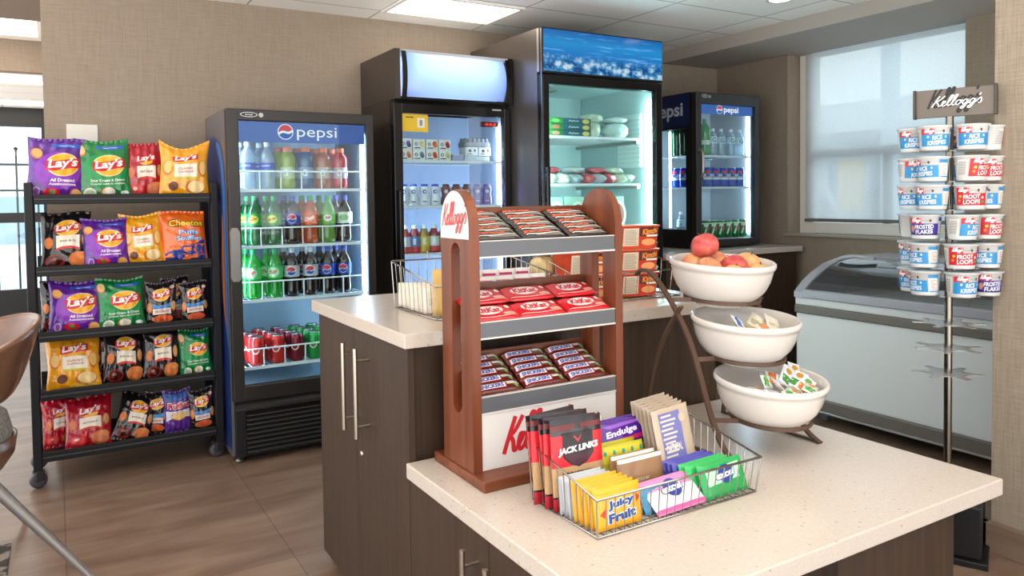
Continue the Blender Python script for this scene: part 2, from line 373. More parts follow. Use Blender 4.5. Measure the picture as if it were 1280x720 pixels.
SCRIPT = [ # hand-drawn script lettering, one stroke list per letter, x advance included
    [(0, -.02), (.10, .45), (.24, 1.02)], [(.50, 1.0), (.30, .62), (.12, .45)], [(.14, .47), (.26, .30), (.33, .02), (.42, .05)],
    [(.42, .05), (.56, .30), (.60, .46), (.50, .46), (.47, .18), (.56, .0), (.68, .10)],
    [(.68, .10), (.84, .62), (.90, 1.0), (.80, .95), (.74, .30), (.80, .0), (.90, .10)],
    [(.90, .10), (1.06, .62), (1.12, 1.0), (1.02, .95), (.96, .30), (1.02, .0), (1.12, .08)],
    [(1.34, .44), (1.20, .42), (1.14, .16), (1.22, .0), (1.34, .14), (1.36, .36), (1.30, .44), (1.44, .40)],
    [(1.68, .40), (1.56, .46), (1.46, .22), (1.52, .02), (1.64, .16), (1.70, .44), (1.64, -.1), (1.52, -.40), (1.44, -.28), (1.62, -.02), (1.78, .14)],
    [(2.02, .40), (1.90, .46), (1.80, .22), (1.86, .02), (1.98, .16), (2.04, .44), (1.98, -.1), (1.86, -.40), (1.78, -.28), (1.96, -.02), (2.10, .14)],
    [(2.22, .95), (2.16, .74)],
    [(2.10, .14), (2.26, .50), (2.34, .26), (2.32, .02), (2.20, .02)],
]
def p_script(mb, mp, cx, cy, w, m, L=2, thick=.1, slant=.16, count=None, ys=1.):
    k = w/2.36
    for n_, st in enumerate(SCRIPT[:count]):
        mb.p_stroke(mp, [(cx+(x-1.18+slant*y)*k, cy+ys*(y-.3+.06*(x-1.18))*k) for x, y in st], thick*k, m, L+.35*(n_ % 3))
# ---------------------------------------------------------------- the room
YB, XR, ZC = 4.32, 4.48, 2.32
def struct(mb, name, **k): return mb.ob(name, kind='structure', **k)
struct(MB().box(-3.2, 4.9, -.9, 10.2, -.1, 0, FLOOR), 'floor')
struct(MB().box(-3.2, 4.9, -.9, 10.2, ZC, ZC+.1, CEIL), 'ceiling')
struct(MB().box(-.03, 4.9, YB, YB+.14, 0, ZC, WALLP), 'wall_back')
mb = MB(); PAINT = P('#a9a199', .7)
mb.box(XR, XR+.3, 3.65, YB, 0, ZC, WALLP); mb.box(XR, XR+.3, 2.42, 3.65, 0, .97, WALLP); mb.box(XR, XR+.3, -.5, 2.42, 0, ZC, WALLP)
struct(mb, 'wall_right')
struct(MB().box(3.91, XR+.3, -.5, YB, 2.235, ZC, PAINT), 'trim_1')
TR = P('#ece8e1', .4); SNOWW = P('#dfe2e4', .5)
struct(MB().rbox(XR-.025, XR+.16, 2.40, 3.67, .955, .972, P('#a39b91', .5), .004), 'trim_2')
# pillar wall in the right foreground with its tall tiled base
PILL = mk_wallpaper('woven_wallpaper_pillar', '#918271', '#a69887')
struct(MB().box(2.775, 3.3, -.9, 1.40, 0, ZC, PILL), 'wall_pillar')
TILEB = mk_wood('brown_base_tile', '#75604f', '#8a7462', 20, .35, 'y')
struct(MB().rbox(2.745, 2.775, -.9, 1.42, 0, .102, TILEB, .002).rbox(2.745, 3.32, 1.40, 1.42, 0, .102, TILEB, .002), 'baseboard_pillar')
# window: frame, mullions, glass (panes behind the shade)
xw = XR+.15
wf = MB().rbox(xw-.02, xw+.05, 3.53, 3.65, .97, 2.235, TR, .004).rbox(xw-.02, xw+.05, 2.42, 2.46, .97, 2.235, TR, .004).rbox(xw-.019, xw+.05, 2.461, 3.529, .973, 1.05, TR, .004)
wf.rbox(xw+.0, xw+.05, 2.42, 3.6, 1.50, 1.56, P('#8f9194', .5), .004).rbox(xw+.0, xw+.05, 2.98, 3.02, 1.05, 1.5, P('#8f9194', .5), .004)
wo = struct(wf, 'window_1')
MB().box(xw+.02, xw+.026, 2.46, 3.53, 1.0, 2.235, GLASS).ob('window_pane', wo, kind='structure')
sh = root('roller_shade', 'pale grey woven roller shade lowered over the window behind the cereal cup stand', 'shade')
MB().box(xw-.052, xw-.05, 2.45, 3.575, 1.075, 2.232, SHADE).ob('shade_fabric', sh)
MB().rbox(xw-.062, xw-.044, 2.445, 3.58, 1.055, 1.078, P('#6d6a66', .5), .005).ob('bottom_rail', sh)
# outdoors beyond the window: snowy bank, a pale post, bare branches
SNOW = mk_two('snowy_ground', '#dfe5ea', '#f4f7f8', 1.2, .8)
struct(MB().box(4.9, 16, -6, 14, -.6, -.3, SNOW), 'exterior_ground')
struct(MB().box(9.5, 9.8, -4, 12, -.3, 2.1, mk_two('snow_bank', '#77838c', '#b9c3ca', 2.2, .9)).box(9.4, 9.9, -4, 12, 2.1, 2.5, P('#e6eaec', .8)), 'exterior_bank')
ps = root('lamp_post', 'pale blue post seen through the window shade', 'post', (7.2, 4.62, -.3))
MB().tube([(0, 0, 0), (0, 0, 3.4)], .09, P('#cfe2ee', .6), 10).ob('post_shaft', ps); MB().tube([(0, 0, 3.4), (0, -1.2, 3.55)], .04, P('#cfe2ee', .6), 8).ob('post_arm', ps)
tg = root('street_notice', 'yellowish notice board outside, faint through the window shade', 'notice', (8.0, 5.62, -.3))
MB().rbox(-.02, .02, -.16, .16, 1.35, 1.95, P('#d9b45a', .6), .004).ob('board', tg); MB().tube([(0.04, 0, 0), (.04, 0, 1.9)], .025, P('#8d8d8d', .5)).ob('post', tg)
random.seed(3)
for t_, (tx_, ty_) in enumerate(((8.6, 4.2), (8.9, 6.3))):
    mb = MB(); bark = P('#c9d0d4', .9)
    def limb(p, d, l, r, k):
        q = p+d*l; mb.tube([p, (p+q)/2+Vector((0, random.uniform(-.05, .05), random.uniform(0, .05))), q], [r, r*.8, r*.6], bark, 5)
        if k: [limb(p+d*l*random.uniform(.5, 1), (d+Vector((random.uniform(-.5, .5), random.uniform(-.8, .8), random.uniform(-.3, .5)))).normalized(), l*.7, r*.55, k-1) for _ in range(3)]
    limb(Vector((0, 0, 0)), Vector((0, .1, 1)).normalized(), 1.4, .07, 3)
    mb.ob('bare_tree', loc=(tx_, ty_, -.3), label=('bare snow-dusted tree outside behind the pale post', 'bare snow-dusted tree outside, further left through the shade')[t_], cat='tree')
# ---------------------------------------------------------------- ceiling lights
def ceiling_light(x0, x1, y0, y1, label, s=9):
    r = root('ceiling_light', label, 'ceiling light', ((x0+x1)/2, (y0+y1)/2, ZC)); a, b = (x1-x0)/2, (y1-y0)/2
    f = MB(); w = .022; m = P('#e9e7e2', .5)
    for q in ((-a, a, -b, -b+w), (-a, a, b-w, b), (-a, -a+w, -b+w, b-w), (a-w, a, -b+w, b-w)): f.box(*q, -.012, -.0005, m)
    f.ob('frame', r); MB().box(-a+w, a-w, -b+w, b-w, -.006, -.001, LAMP).ob('diffuser', r)
    return r
LAMP = emis('#fff1e0', 5, 'lamp_diffuser')
ceiling_light(1.62, 2.31, 3.67, 4.11, 'bright square ceiling panel above the two tall coolers')
for x0, x1, y0, y1, l in ((.93, 1.62, -.1, 1.1, 'added ceiling light panel above the snack island, out of view'), (-1.2, -.5, .6, 1.8, 'added ceiling light panel over the seating left of the island, out of view'), (-.4, .29, -.8, .0, 'added ceiling light panel nearest the viewer, out of view'), (-.9, -.21, 3.0, 3.46, 'added square ceiling light panel in front of the chip rack, out of view')):
    ceiling_light(x0, x1, y0, y1, l)  # unseen panels, added to light the room from above
for x0, x1, y0, y1, l in ((-1.6, -.035, 5.15, 5.75, 'bright ceiling panel just beyond the wall end'), (-1.8, -.035, 7.4, 8.0, 'middle ceiling panel of the entrance corridor'), (-1.9, -.035, 9.25, 9.75, 'ceiling panel by the entrance door')):
    ceiling_light(x0, x1, y0, y1, l)
d = root('recessed_downlight', 'small round recessed downlight glowing in the ceiling near the soffit', 'downlight', (3.45, 2.86, ZC))
MB().lathe([(.06, -.002), (.075, -.004), (.075, -.0005), (.06, -.0005)], P('#d8d5d0', .5), 20).ob('ring', d); MB().lathe([(.0, -.003), (.058, -.003)], LAMP, 20).ob('lens', d)
v = root('smoke_detector', 'round white smoke detector at the top of the beige wall', 'smoke detector', (.19, YB, 2.325))
v.location = (.105, 4.23, ZC); MB().lathe([(.0, -.055), (.03, -.053), (.04, -.03), (.05, -.0005)], WHITE, 20).ob('housing', v)
struct(MB().box(-3, -.03, 4.46, 5.11, 2.285, ZC, P('#7b6c60', .7)), 'trim_3')
# ---------------------------------------------------------------- entrance beyond the left end of the wall
struct(MB().box(-3, -.03, 5.92, 6.02, 2.115, ZC, WALLP), 'wall_header')
struct(MB().box(-.03, 1, 4.46, 10.2, 0, ZC, WALLP), 'wall_corridor')
DKF = P('#26282a', .35)
dr = MB(); yd = 10.05
dr.box(-3, -.03, yd, yd+.08, 2.11, ZC, DKF).box(-3, -.03, yd, yd+.08, 1.05, 1.16, DKF).box(-3, -.03, yd, yd+.08, 0, .31, DKF).box(-.1, -.03, yd, yd+.08, .31, 2.11, DKF).box(-1.1, -1.0, yd, yd+.08, .31, 2.11, DKF)
do = struct(dr, 'door_1'); MB().box(-3, -.1, yd+.03, yd+.036, .31, 2.11, GLASS).ob('door_pane', do, kind='structure')
struct(MB().box(-9, 4, 10.2, 30, -.15, -.02, SNOW), 'exterior_pavement')
struct(MB().box(-12, 6, 29, 30, -.1, 1.5, mk_two('far_snowy_bank', '#9fb4c2', '#eef4f7', .5, .9)), 'exterior_far_bank')
rl = root('metal_railing', 'black metal railing with ball-topped bars outside the entrance door', 'railing', (-1.2, 11.6, -.02))
for z in (1.45, 1.78): MB().tube([(-1.5, 0, z), (1.6, 0, z)], .016, BLACK).ob('rail', rl)
for k in range(14):
    x = -1.45+.225*k; MB().tube([(x, 0, 0), (x, 0, 1.98)], .013, BLACK).lathe([(.0, 1.95), (.03, 1.98), (.0, 2.01)], BLACK, 8, (x, 0, 0)).ob('bar', rl)
# notice on the wall above the chips
MB().rbox(0, .135, -.006, 0, 0, .14, P('#d9d4cc', .4), .003).ob('wall_plate', loc=(.062, YB-.001, 1.50), label='small pale plate on the beige wall behind the green chip bag', cat='wall plate')
# ---------------------------------------------------------------- cabinets and worktops
ZU, ZL = .905, .564
HND = P('#c9bfb0', .28, 1.)
def bar_handle(parent, x, y, z0, z1, name='handle'):
    m = MB().tube([(x-.04, y, z0), (x-.04, y, z1)], .0065, HND, 10)
    for z in (z0+.035, z1-.035): m.tube([(x-.04, y, z), (x, y, z)], .005, HND, 8)
    return m.ob(name, parent)
cb = root('bar_height_cabinet', 'tall dark-stained island cabinet with bar handles under the higher worktop', 'cabinet', (0, 0, 0))
MB().box(.795, 1.90, 1.845, 2.60, .06, .866, LAMIN).box(.80, 1.88, 1.88, 2.57, 0, .06, BLACK).ob('body', cb)
for k, (y0, y1) in enumerate(((1.832, 2.2405), (2.2435, 2.602))):
    dd = MB().rbox(.775, .795, y0, y1, .03, .862, LAMIN, .0015).ob('door', cb)
    bar_handle(dd, .775, (2.122, 2.231)[k], .555, .819)
MB().lathe([(.009, 0), (.009, .004), (.006, .006)], CHROME, 12).ob('lock', cb, (.775, 2.19, .485), rot=(0, -pi/2, 0))
MB().rbox(.757, 1.93, 1.805, 2.63, .866, ZU, QUARTZ, .003).ob('upper_worktop', label='speckled stone worktop on the taller rear island cabinet', cat='worktop')
lc = root('low_cabinet', 'low dark-stained island cabinet under the nearer stone worktop', 'cabinet', (0, 0, 0))
MB().box(.795, 1.79, 1.25, 1.829, .06, .524, LAMIN).box(.80, 1.77, 1.28, 1.82, 0, .06, BLACK).rbox(1.365, 1.79, .985, 1.25, .0, .524, LAMIN, .002).ob('body', lc)
MB().rbox(.80, 1.363, 1.2, 1.249, .02, .524, P('#e6e3de', .45), .002).ob('white_back_panel', lc, label='white panel under the overhang')
for k, (y0, y1) in enumerate(((1.003, 1.405), (1.408, 1.828))):
    dd = MB().rbox(.775, .795, y0, y1, .03, .520, LAMIN, .0015).ob('door', lc); bar_handle(dd, .775, (1.352, 1.455)[k], .18, .489)
MB().rbox(.765, 1.925, .944, 1.829, .524, ZL, QUARTZ, .003).ob('lower_worktop', label='pale speckled stone worktop of the low island in front', cat='worktop')
bc = root('base_cabinet', 'dark base cabinet along the rear wall under the small cooler', 'cabinet', (0, 0, 0))
MB().box(3.2, 4.40, 3.53, 4.315, .06, .855, LAMIN).box(3.25, 4.35, 3.56, 4.3, 0, .06, BLACK).ob('body', bc)
for k in range(2): MB().rbox(3.203+.6*k, 3.797+.6*k, 3.512, 3.53, .065, .85, LAMIN, .0015).ob('door', bc)
MB().rbox(3.185, 4.44, 3.49, 4.318, .855, .892, QUARTZ, .003).ob('rear_worktop', label='pale stone worktop along the rear wall carrying the small cooler', cat='worktop')
# ---------------------------------------------------------------- chest freezer under the window
fz = root('chest_freezer', 'white chest freezer with curved glass lid under the window', 'freezer', (0, 0, 0)); y0, y1 = 1.55, 2.81
FW = P('#e2e2e2', .35); BAND = P('#6e655d', .45); FR = P('#a5a3ab', .35)
MB().rbox(3.52, 4.36, y0, y1, .14, .60, FW, .006).box(3.54, 4.34, y0+.02, y1-.02, .10, .14, BLACK).ob('body', fz)
MB().rbox(3.505, 3.53, y0-.003, y1+.003, .078, .142, BAND, .006).rbox(3.51, 3.53, y0-.003, y1+.003, .066, .078, STEEL, .002).ob('bumper', fz)
MB().rbox(3.503, 4.37, y0-.003, y1+.003, .595, .642, BAND, .008).ob('trim_band', fz)
MB().rbox(3.51, 4.365, y0, y1, .642, .682, P('#d4d4d4', .4), .004).ob('collar', fz)
arc_ = [(3.50, .682), (3.50, .712), (3.565, .765), (3.64, .81), (3.74, .852), (3.86, .878), (4.0, .885), (4.37, .885), (4.37, .682)]
fr = MB()
for a, b in ((y1-.055, y1), (y0, y0+.055)): fr.ext(arc_, 'y', a, b, FR)
fr.rbox(3.498, 3.55, y0+.05, y1-.05, .682, .728, FR, .006).rbox(3.99, 4.37, y0+.05, y1-.05, .868, .886, FR, .004)
fr.ob('lid_frame', fz)
ag = catmull(arc_[1:7], 4); gm = MB()
for k in range(2):
    a, b = (y0+.05+(y1-y0-.1)*k/2, y0+.05+(y1-y0-.1)*(k+1)/2)
    MB().surf(lambda u, v: (ag[min(int(round(u*(len(ag)-1))), len(ag)-1)][0]+.012, a+(b-a)*v, ag[min(int(round(u*(len(ag)-1))), len(ag)-1)][1]-.004), len(ag)-1, 1, GLASSD).ob('glass_lid', fz)
MB().strap(catmull([(3.80, y1-.06, .878), (3.81, y1-.10, .897), (3.82, y1-.17, .902), (3.84, y1-.26, .893)], 5), (1, .3, 0), .05, .012, FR).ob('lid_handle', fz)
ins = P('#b9c3ca', .4)
MB().box(3.54, 4.35, y0+.02, y1-.02, .603, .605, ins).box(3.54, 4.35, y0+.06, y0+.062, .60, .72, ins).ob('liner', fz)
for x in (3.6, 4.28):
    for y in (y0+.16, y1-.12):
        c = MB().lathe([(.02, -.01), (.03, -.008), (.03, .008), (.02, .01)], P('#6a6a6a', .4), 12).ob('caster', fz, (x, y, .031), rot=(0, pi/2, 0))
        MB().box(-.012, .012, -.018, .018, .02, .068, STEEL).ob('caster_fork', c, rot=(0, -pi/2, 0))
fb = [('pale cardboard box of frozen goods under the freezer glass', '#8d99a2'), ('blue frozen packet under the freezer glass at its far end', '#3d62a8')]
for k, (l, c) in enumerate(fb): MB().rbox(-.09, .09, -.16, .16, 0, .05, P(c, .3), .01).ob('frozen_packet', loc=(3.8, 2.25+.37*k, .606), label=l, cat='packet', bevel=0)
# ---------------------------------------------------------------- glass-door coolers
def globe(mb, mp, cx, cy, r, L=2, ring=True):
    """round tri-colour emblem: red cap, white wave, blue bowl"""
    W_, R_, B_ = PRW, PRR, PRB
    if ring: mb.p_disc(mp, cx, cy, r*1.12, r*1.12, W_, L, 24, 1)
    def seg(f0, f1, m, a0, a1):
        top = [(r*cos(a0+(a1-a0)*k/14), r*sin(a0+(a1-a0)*k/14)) for k in range(15)]
        (xa, ya), (xb, yb) = top[-1], top[0]
        wave = [(xa+(xb-xa)*t, ya+(yb-ya)*t+f0*r*sin(pi*2*t)) for t in [k/8 for k in range(1, 8)]]
        mb.p_poly(mp, [(cx+x, cy+y) for x, y in top+wave], m, L+1)
    seg(.16, 0, R_, .32, pi+.12)
    seg(-.16, 0, B_, pi+.45, 2*pi-.02)
PRW, PRR, PRB = P('#f4f4f6', .4), P('#d8263a', .4), P('#1c3f9e', .4)
GLW, GLR, GLB = emis('#eef6ff', 1.0), emis('#d8464c', .9), emis('#2a62b8', .85)
COOLW = P('#dfe6ea', .4)
def cooler(name, label, cat, x0, x1, y0, y1, z0, z1, zd0, zd1, g, zi0, liner, side, front, led, leds=(1, 1), side_glass=None, top_m=None, doorfr=None, ledz=None):
    r = root(name, label, cat, (0, 0, 0)); t = .03; yb = y0+.05; gx0, gx1, gz0, gz1 = g
    sh = MB()
    if side_glass:
        ya, yc, za, zc = side_glass
        sh.box(x0, x0+t, yb, ya, z0, z1, side).box(x0, x0+t, yc, y1, z0, z1, side).box(x0, x0+t, ya, yc, z0, za, side).box(x0, x0+t, ya, yc, zc, z1, side)
    else: sh.box(x0, x0+t, yb, y1, z0, z1, side)
    sh.box(x1-t, x1, yb, y1, z0, z1, side).box(x0+t, x1-t, y1-t, y1, z0, z1, front).box(x0+t, x1-t, yb, y1-t, z1-t, z1, front).box(x0+t, x1-t, yb, y1-t, z0, zi0, front).box(x0+t, x1-t, yb, y1-t, zd1+.0, z1-t, front)
    sh.ob('cabinet', r)
    li = MB(); e = .004; zt = zd1
    if not side_glass: li.box(x0+t, x0+t+e, yb+.002, y1-t, zi0, zt, liner)
    li.box(x1-t-e, x1-t, yb+.002, y1-t, zi0, zt, liner).box(x0+t+e, x1-t-e, y1-t-e, y1-t, zi0, zt, liner).box(x0+t+e, x1-t-e, yb+.002, y1-t-e, zt-e, zt, liner).box(x0+t+e, x1-t-e, yb+.002, y1-t-e, zi0, zi0+e, liner)
    li.ob('liner', r)
    df = doorfr or front; d = MB(); yd = y0+.045
    d.rbox(x0+.002, gx0, y0, yd, zd0, zd1, df, .004).rbox(gx1, x1-.002, y0, yd, zd0, zd1, df, .004).rbox(gx0-.004, gx1+.004, y0, yd, gz1, zd1, df, .004).rbox(gx0-.004, gx1+.004, y0, yd, zd0, gz0, df, .004)
    door = d.ob('door', r)
    MB().box(gx0-.002, gx1+.002, y0+.014, y0+.02, gz0-.002, gz1+.002, GLASS).ob('door_glass', door)
    za, zb = ledz or (gz0+.03, gz1-.04)
    for on, x in zip(leds, (x0+t+.012, x1-t-.014)):
        if on: MB().box(x-.007, x+.007, yb+.012, yb+.024, za, zb, led).ob('led_strip', r)
    return r, door
def wire_shelf(r, x0, x1, y0, y1, z, fence=0., nf=6, m=WIREW, lip=.012):
    s = MB().box(x0, x1, y0, y0+.012, z-.014, z, m).box(x0, x1, y1-.008, y1, z-.01, z-.002, m)
    n = int((x1-x0)/.028)
    for k in range(n+1): s.tube([(x0+(x1-x0)*k/n, y0+.006, z-.004), (x0+(x1-x0)*k/n, y1, z-.004)], .0028, m, 4)
    o = s.ob('wire_shelf', r)
    if fence:
        f = MB().tube([(x0+.01, y0+.004, z), (x0+.01, y0+.004, z+fence), (x1-.01, y0+.004, z+fence), (x1-.01, y0+.004, z)], .0042, m, 6)
        for k in range(1, nf): f.tube([(x0+.01+(x1-x0-.02)*k/nf, y0+.004, z), (x0+.01+(x1-x0-.02)*k/nf, y0+.004, z+fence)], .0036, m, 6)
        f.tube([(x0+.01, y0+.004, z+fence), (x0+.01, y1-.05, z+fence)], .0036, m, 5); f.ob('front_rail', o)
    return o
# ---- cooler 1: tall drinks cooler beside the chip rack
LED1 = emis('#cfe6ff', 62, 'cool_led'); F1X0, F1X1, F1Y = .697, 1.42, 3.736
f1, d1 = cooler('drinks_cooler', 'black glass-door drinks cooler with lit blue sign, standing beside the chip rack', 'drinks cooler', F1X0, F1X1, F1Y, 4.30, .03, 1.688, .30, 1.686, (.752, 1.378, .372, 1.632), .34, P('#8ea6b8', .45), P('#6f6c72', .32, .3), DARKFR, LED1, (1, 1))
hd = MB().box(.756, 1.374, F1Y+.0215, F1Y+.034, 1.534, 1.63, GLB)
mp = plane((0, F1Y+.0213, 0), (1, 0, 0), (0, 0, 1)); sv = (PRW, PRR, PRB); PRW, PRR, PRB = GLW, GLR, GLB
globe(hd, mp, .975, 1.586, .034); hd.p_text(mp, 'pepsi', 1.13, 1.58, .20, .066, GLW, 3, 0, .0)
PRW, PRR, PRB = sv; hd.ob('lit_sign', f1)
hm = MB().ext([(-.024, -.008), (-.016, -.03), (.012, -.03), (.02, -.018), (.02, .2), (.008, .222), (-.016, .222), (-.024, .2)], 'y', -.022, 0, P('#8b8986', .35, .5))
hm.ob('handle', d1, (.722, F1Y-.001, .905), bevel=.004)
bd = MB().lathe([(.0, .004), (.03, .003), (.034, 0)], P('#c9c9cb', .3, .6), 20)
MB().p_disc(plane((0, F1Y, 0), (1, 0, 0), (0, 0, 1), .001), .80, 1.66, .04, .012, P('#d5d5d7', .3), 1).p_disc(plane((0, F1Y, 0), (1, 0, 0), (0, 0, 1), .001), .80, 1.66, .036, .009, BLACK, 2).p_text(plane((0, F1Y, 0), (1, 0, 0), (0, 0, 1), .001), 'true', .80, 1.66, .035, .008, P('#d5d5d7', .3), 3, .2, .02).p_disc(plane((0, F1Y, 0), (1, 0, 0), (0, 0, 1), .001), .856, 1.66, .011, .011, P('#b4bcb4', .3), 1).ob('badge', d1)
g = MB().box(.71, 1.41, F1Y+.012, F1Y+.05, .035, .30, BLACK)
for k in range(9): g.ext([(F1Y-.004, .052+.022*k), (F1Y+.012, .060+.022*k), (F1Y+.012, .070+.022*k), (F1Y-.002, .057+.022*k)], 'x', .755, 1.37, P('#1c1a19', .35))
g.rbox(.705, .752, F1Y+.0, F1Y+.03, .035, .27, BLACK, .003).rbox(1.372, 1.412, F1Y, F1Y+.03, .035, .27, BLACK, .003).ob('louvred_grille', f1)
MB().ext([(F1Y-.018, .262), (F1Y-.014, .276), (F1Y+.02, .30), (F1Y+.03, .30), (F1Y+.03, .262)], 'x', .705, 1.412, P('#211f1e', .3)).ob('kick_lip', f1)
for x in (.73, 1.39):
    for y in (3.80, 4.25): MB().lathe([(.012, .0), (.024, .001), (.022, .012), (.009, .016), (.009, .034)], P('#8f8a82', .3, .8), 12).ob('levelling_foot', f1, (x, y, 0))
# blue printed graphic on the left side, below a plain grey band
sg = MB(); mp = plane((F1X0, 4.30, 0), (0, -1, 0), (0, 0, 1), .0012)
NAVY, BLU, ORG = P('#1b3573', .3), P('#3f6fb4', .3), P('#b5632c', .4)
sg.p_poly(mp, [(.0, .06), (.505, .06), (.505, 1.30), (.47, 1.44), (.38, 1.535), (.25, 1.575), (0, 1.58)], NAVY, 1)
sg.p_poly(mp, catmull([(.505, .5), (.44, .7), (.42, .95), (.44, 1.2), (.40, 1.42), (.30, 1.53), (.38, 1.535), (.47, 1.44), (.505, 1.3)], 4), BLU, 2)
sg.p_poly(mp, catmull([(.46, .62), (.40, .75), (.38, .95), (.41, 1.10), (.43, 1.2), (.45, 1.1), (.44, .9)], 4), ORG, 3)
sg.ob('side_graphic', f1)
for z in (1.31, 1.035, .774, .449): wire_shelf(f1, .745, 1.372, F1Y+.056, 4.24, z, .085)
# ---- cooler 2: black cooler with a curved light box
LED2 = emis('#d6e6ff', 52, 'blue_white_led'); F2Y = 3.825
f2, d2 = cooler('display_cooler', 'black glass-door cooler topped by a glowing curved light box', 'display cooler', 1.564, 2.290, F2Y, 4.315, .04, 1.785, .30, 1.770, (1.617, 2.250, .42, 1.716), .36, P('#b0c2de', .45), P('#3a3330', .25, .2), BLACKG, LED2, (1, 1))
hx = MB().box(1.564, 1.594, 3.79, 4.315, 1.786, 2.05, P('#4a413c', .25, .3)).box(2.262, 2.29, 3.79, 4.315, 1.786, 2.05, BLACKG).box(1.594, 2.262, 4.28, 4.315, 1.786, 2.05, BLACKG).box(1.594, 2.262, 3.80, 4.28, 2.035, 2.05, P('#b9bec4', .3)).box(1.594, 2.262, 3.80, 4.28, 1.786, 1.80, BLACKG).box(1.594, 2.262, 3.93, 3.94, 1.80, 2.035, P('#d9e6ff', .5))
hx.ob('light_box', f2)
# bulging translucent face with rounded sides; lamp tube behind its upper half
def hface(u, v):
    z = 1.803+.23*v; bul = (4*v*(1-v))**.6; hw = .325-.022*(2*v-1)**2
    return (1.933+hw*(2*u-1), 3.806-.035*bul*(1-abs(2*u-1)**6), z)
MB().surf(hface, 16, 12, mk_translucent('light_box_face', '#a9c4f4', .75, .02, 0, .15)).ob('light_face', f2)
MB().tube([(1.68, 3.860, 1.962), (2.20, 3.860, 1.962)], .013, emis('#f3f7ff', 17, 'tube_lamp'), 8).ob('lamp_tube', f2)
ck = MB().surf(lambda u, v: (1.60+.028*u, 3.79-.02*sin(pi*v), 1.79+.25*v), 2, 8, BLACKG).surf(lambda u, v: (2.238+.028*u, 3.79-.02*sin(pi*v), 1.79+.25*v), 2, 8, BLACKG)
ck.ob('cheek_trim', f2)
mp = plane((0, F2Y+.0135, 0), (1, 0, 0), (0, 0, 1), .0006)
YL = P('#e3bd2a', .4)
lb = MB().p_rect(mp, 1.620, 1.617, 1.772, 1.712, YL, 1).p_rect(mp, 1.708, 1.640, 1.752, 1.692, P('#e9e7df', .5), 2).p_rect(mp, 1.722, 1.65, 1.738, 1.682, P('#8d8b86', .5), 3).p_rect(mp, 1.640, 1.692, 1.686, 1.698, P('#4a3d10', .5), 2)
lb.ob('energy_label', d2, label='yellow energy label at the top left of the glass')
MB().rbox(2.108, 2.224, F2Y+.022, F2Y+.04, 1.660, 1.690, P('#4a0c10', .2), .003).p_text(plane((0, F2Y+.0215, 0), (1, 0, 0), (0, 0, 1)), '-8:8.8', 2.166, 1.675, .08, .015, emis('#ff2a20', 2), 1, 0, .02).ob('red_display', f2)
MB().rbox(1.578, 1.600, F2Y-.03, F2Y, .90, 1.30, BLACKG, .006).ob('handle', d2)
MB().p_rect(plane((0, F2Y, 0), (1, 0, 0), (0, 0, 1), .0006), 2.17, 1.753, 2.23, 1.760, P('#c9c9c9', .4), 1).ob('maker_plate', d2)
for z in (1.466, 1.213, .948): wire_shelf(f2, 1.60, 2.254, F2Y+.058, 4.27, z)
# ---- cooler 3: tallest, blue ice artwork on its header
LED3 = emis('#d2fbf6', 105, 'aqua_white_led'); F3Y = 3.491; L3 = P('#bcd3d6', .45)
f3, d3 = cooler('tall_display_cooler', 'tallest glass-door cooler with a lit blue ice picture across its header', 'display cooler', 2.297, 3.162, F3Y, 4.315, .04, 2.178, .30, 1.924, (2.342, 3.112, .42, 1.874), .36, L3, P('#77706b', .28, .75), BLACKG, LED3, (1, 1))
hb = MB().rbox(2.297, 3.162, F3Y-.004, F3Y+.05, 1.930, 2.178, BLACK, .004); hb.ob('header_frame', f3)
me = bpy.data.meshes.new('header_picture'); me.from_pydata([(2.303, F3Y-.006, 1.942), (3.156, F3Y-.006, 1.942), (3.156, F3Y-.006, 2.170), (2.303, F3Y-.006, 2.170)], [], [(0, 1, 2, 3)])
uv = me.uv_layers.new(); [setattr(uv.data[i], 'uv', c) for i, c in enumerate(((0, 0), (1, 0), (1, 1), (0, 1)))]; me.materials.append(mk_iceart())
ho = bpy.data.objects.new('header_picture', me); COL.objects.link(ho); ho.parent = f3
MB().box(2.2965, 2.2972, F3Y+.006, F3Y+.012, .3, 2.17, STEEL).box(2.296, 2.2972, F3Y+.03, F3Y+.05, 1.94, 2.176, P('#b5aea6', .35, .8)).ob('edge_trim', f3)
MB().rbox(2.302, 2.325, F3Y-.032, F3Y, 1.0, 1.42, BLACKG, .006).ob('handle', d3)
for z in (1.602, 1.328, 1.050): 
    wire_shelf(f3, 2.338, 3.07, F3Y+.10, 4.24, z)
    MB().box(2.60, 2.612, 4.20, 4.28, z-.05, z-.012, STEEL).box(3.07, 3.09, 3.62, 4.26, z-.03, z-.012, STEEL).ob('shelf_bracket', f3)
dv = MB().box(3.112, 3.128, 3.64, 3.86, 1.43, 1.76, P('#d7efee', .4))  # pale slatted panel standing in for the LED reflection on the side wall
for k in range(11): dv.box(3.108, 3.112, 3.645, 3.855, 1.44+.029*k, 1.452+.029*k, P('#eaf6f6', .4))
dv.ob('led_reflection_slats', f3)
dn = MB()
for k in range(24): dn.box(3.098, 3.128, F3Y+.066, F3Y+.07, .95+.034*k, .962+.034*k, emis('#e6fffb', 5, 'led_dot') if k == 0 else dn.mats[0])
dn.ob('led_module_row', f3)
fan = MB(); 
for a in (.03, .055, .08, .105): fan.tube([(2.55+a*cos(t*pi/10), 3.9+a*sin(t*pi/10), 1.90) for t in range(20)], .003, STEEL, 4, True)
for t in range(12): fan.tube([(2.55+.03*cos(t*pi/6), 3.9+.03*sin(t*pi/6), 1.90), (2.55+.105*cos(t*pi/6+.4), 3.9+.105*sin(t*pi/6+.4), 1.90)], .0025, STEEL, 4)
fan.ob('fan_guard', f3)
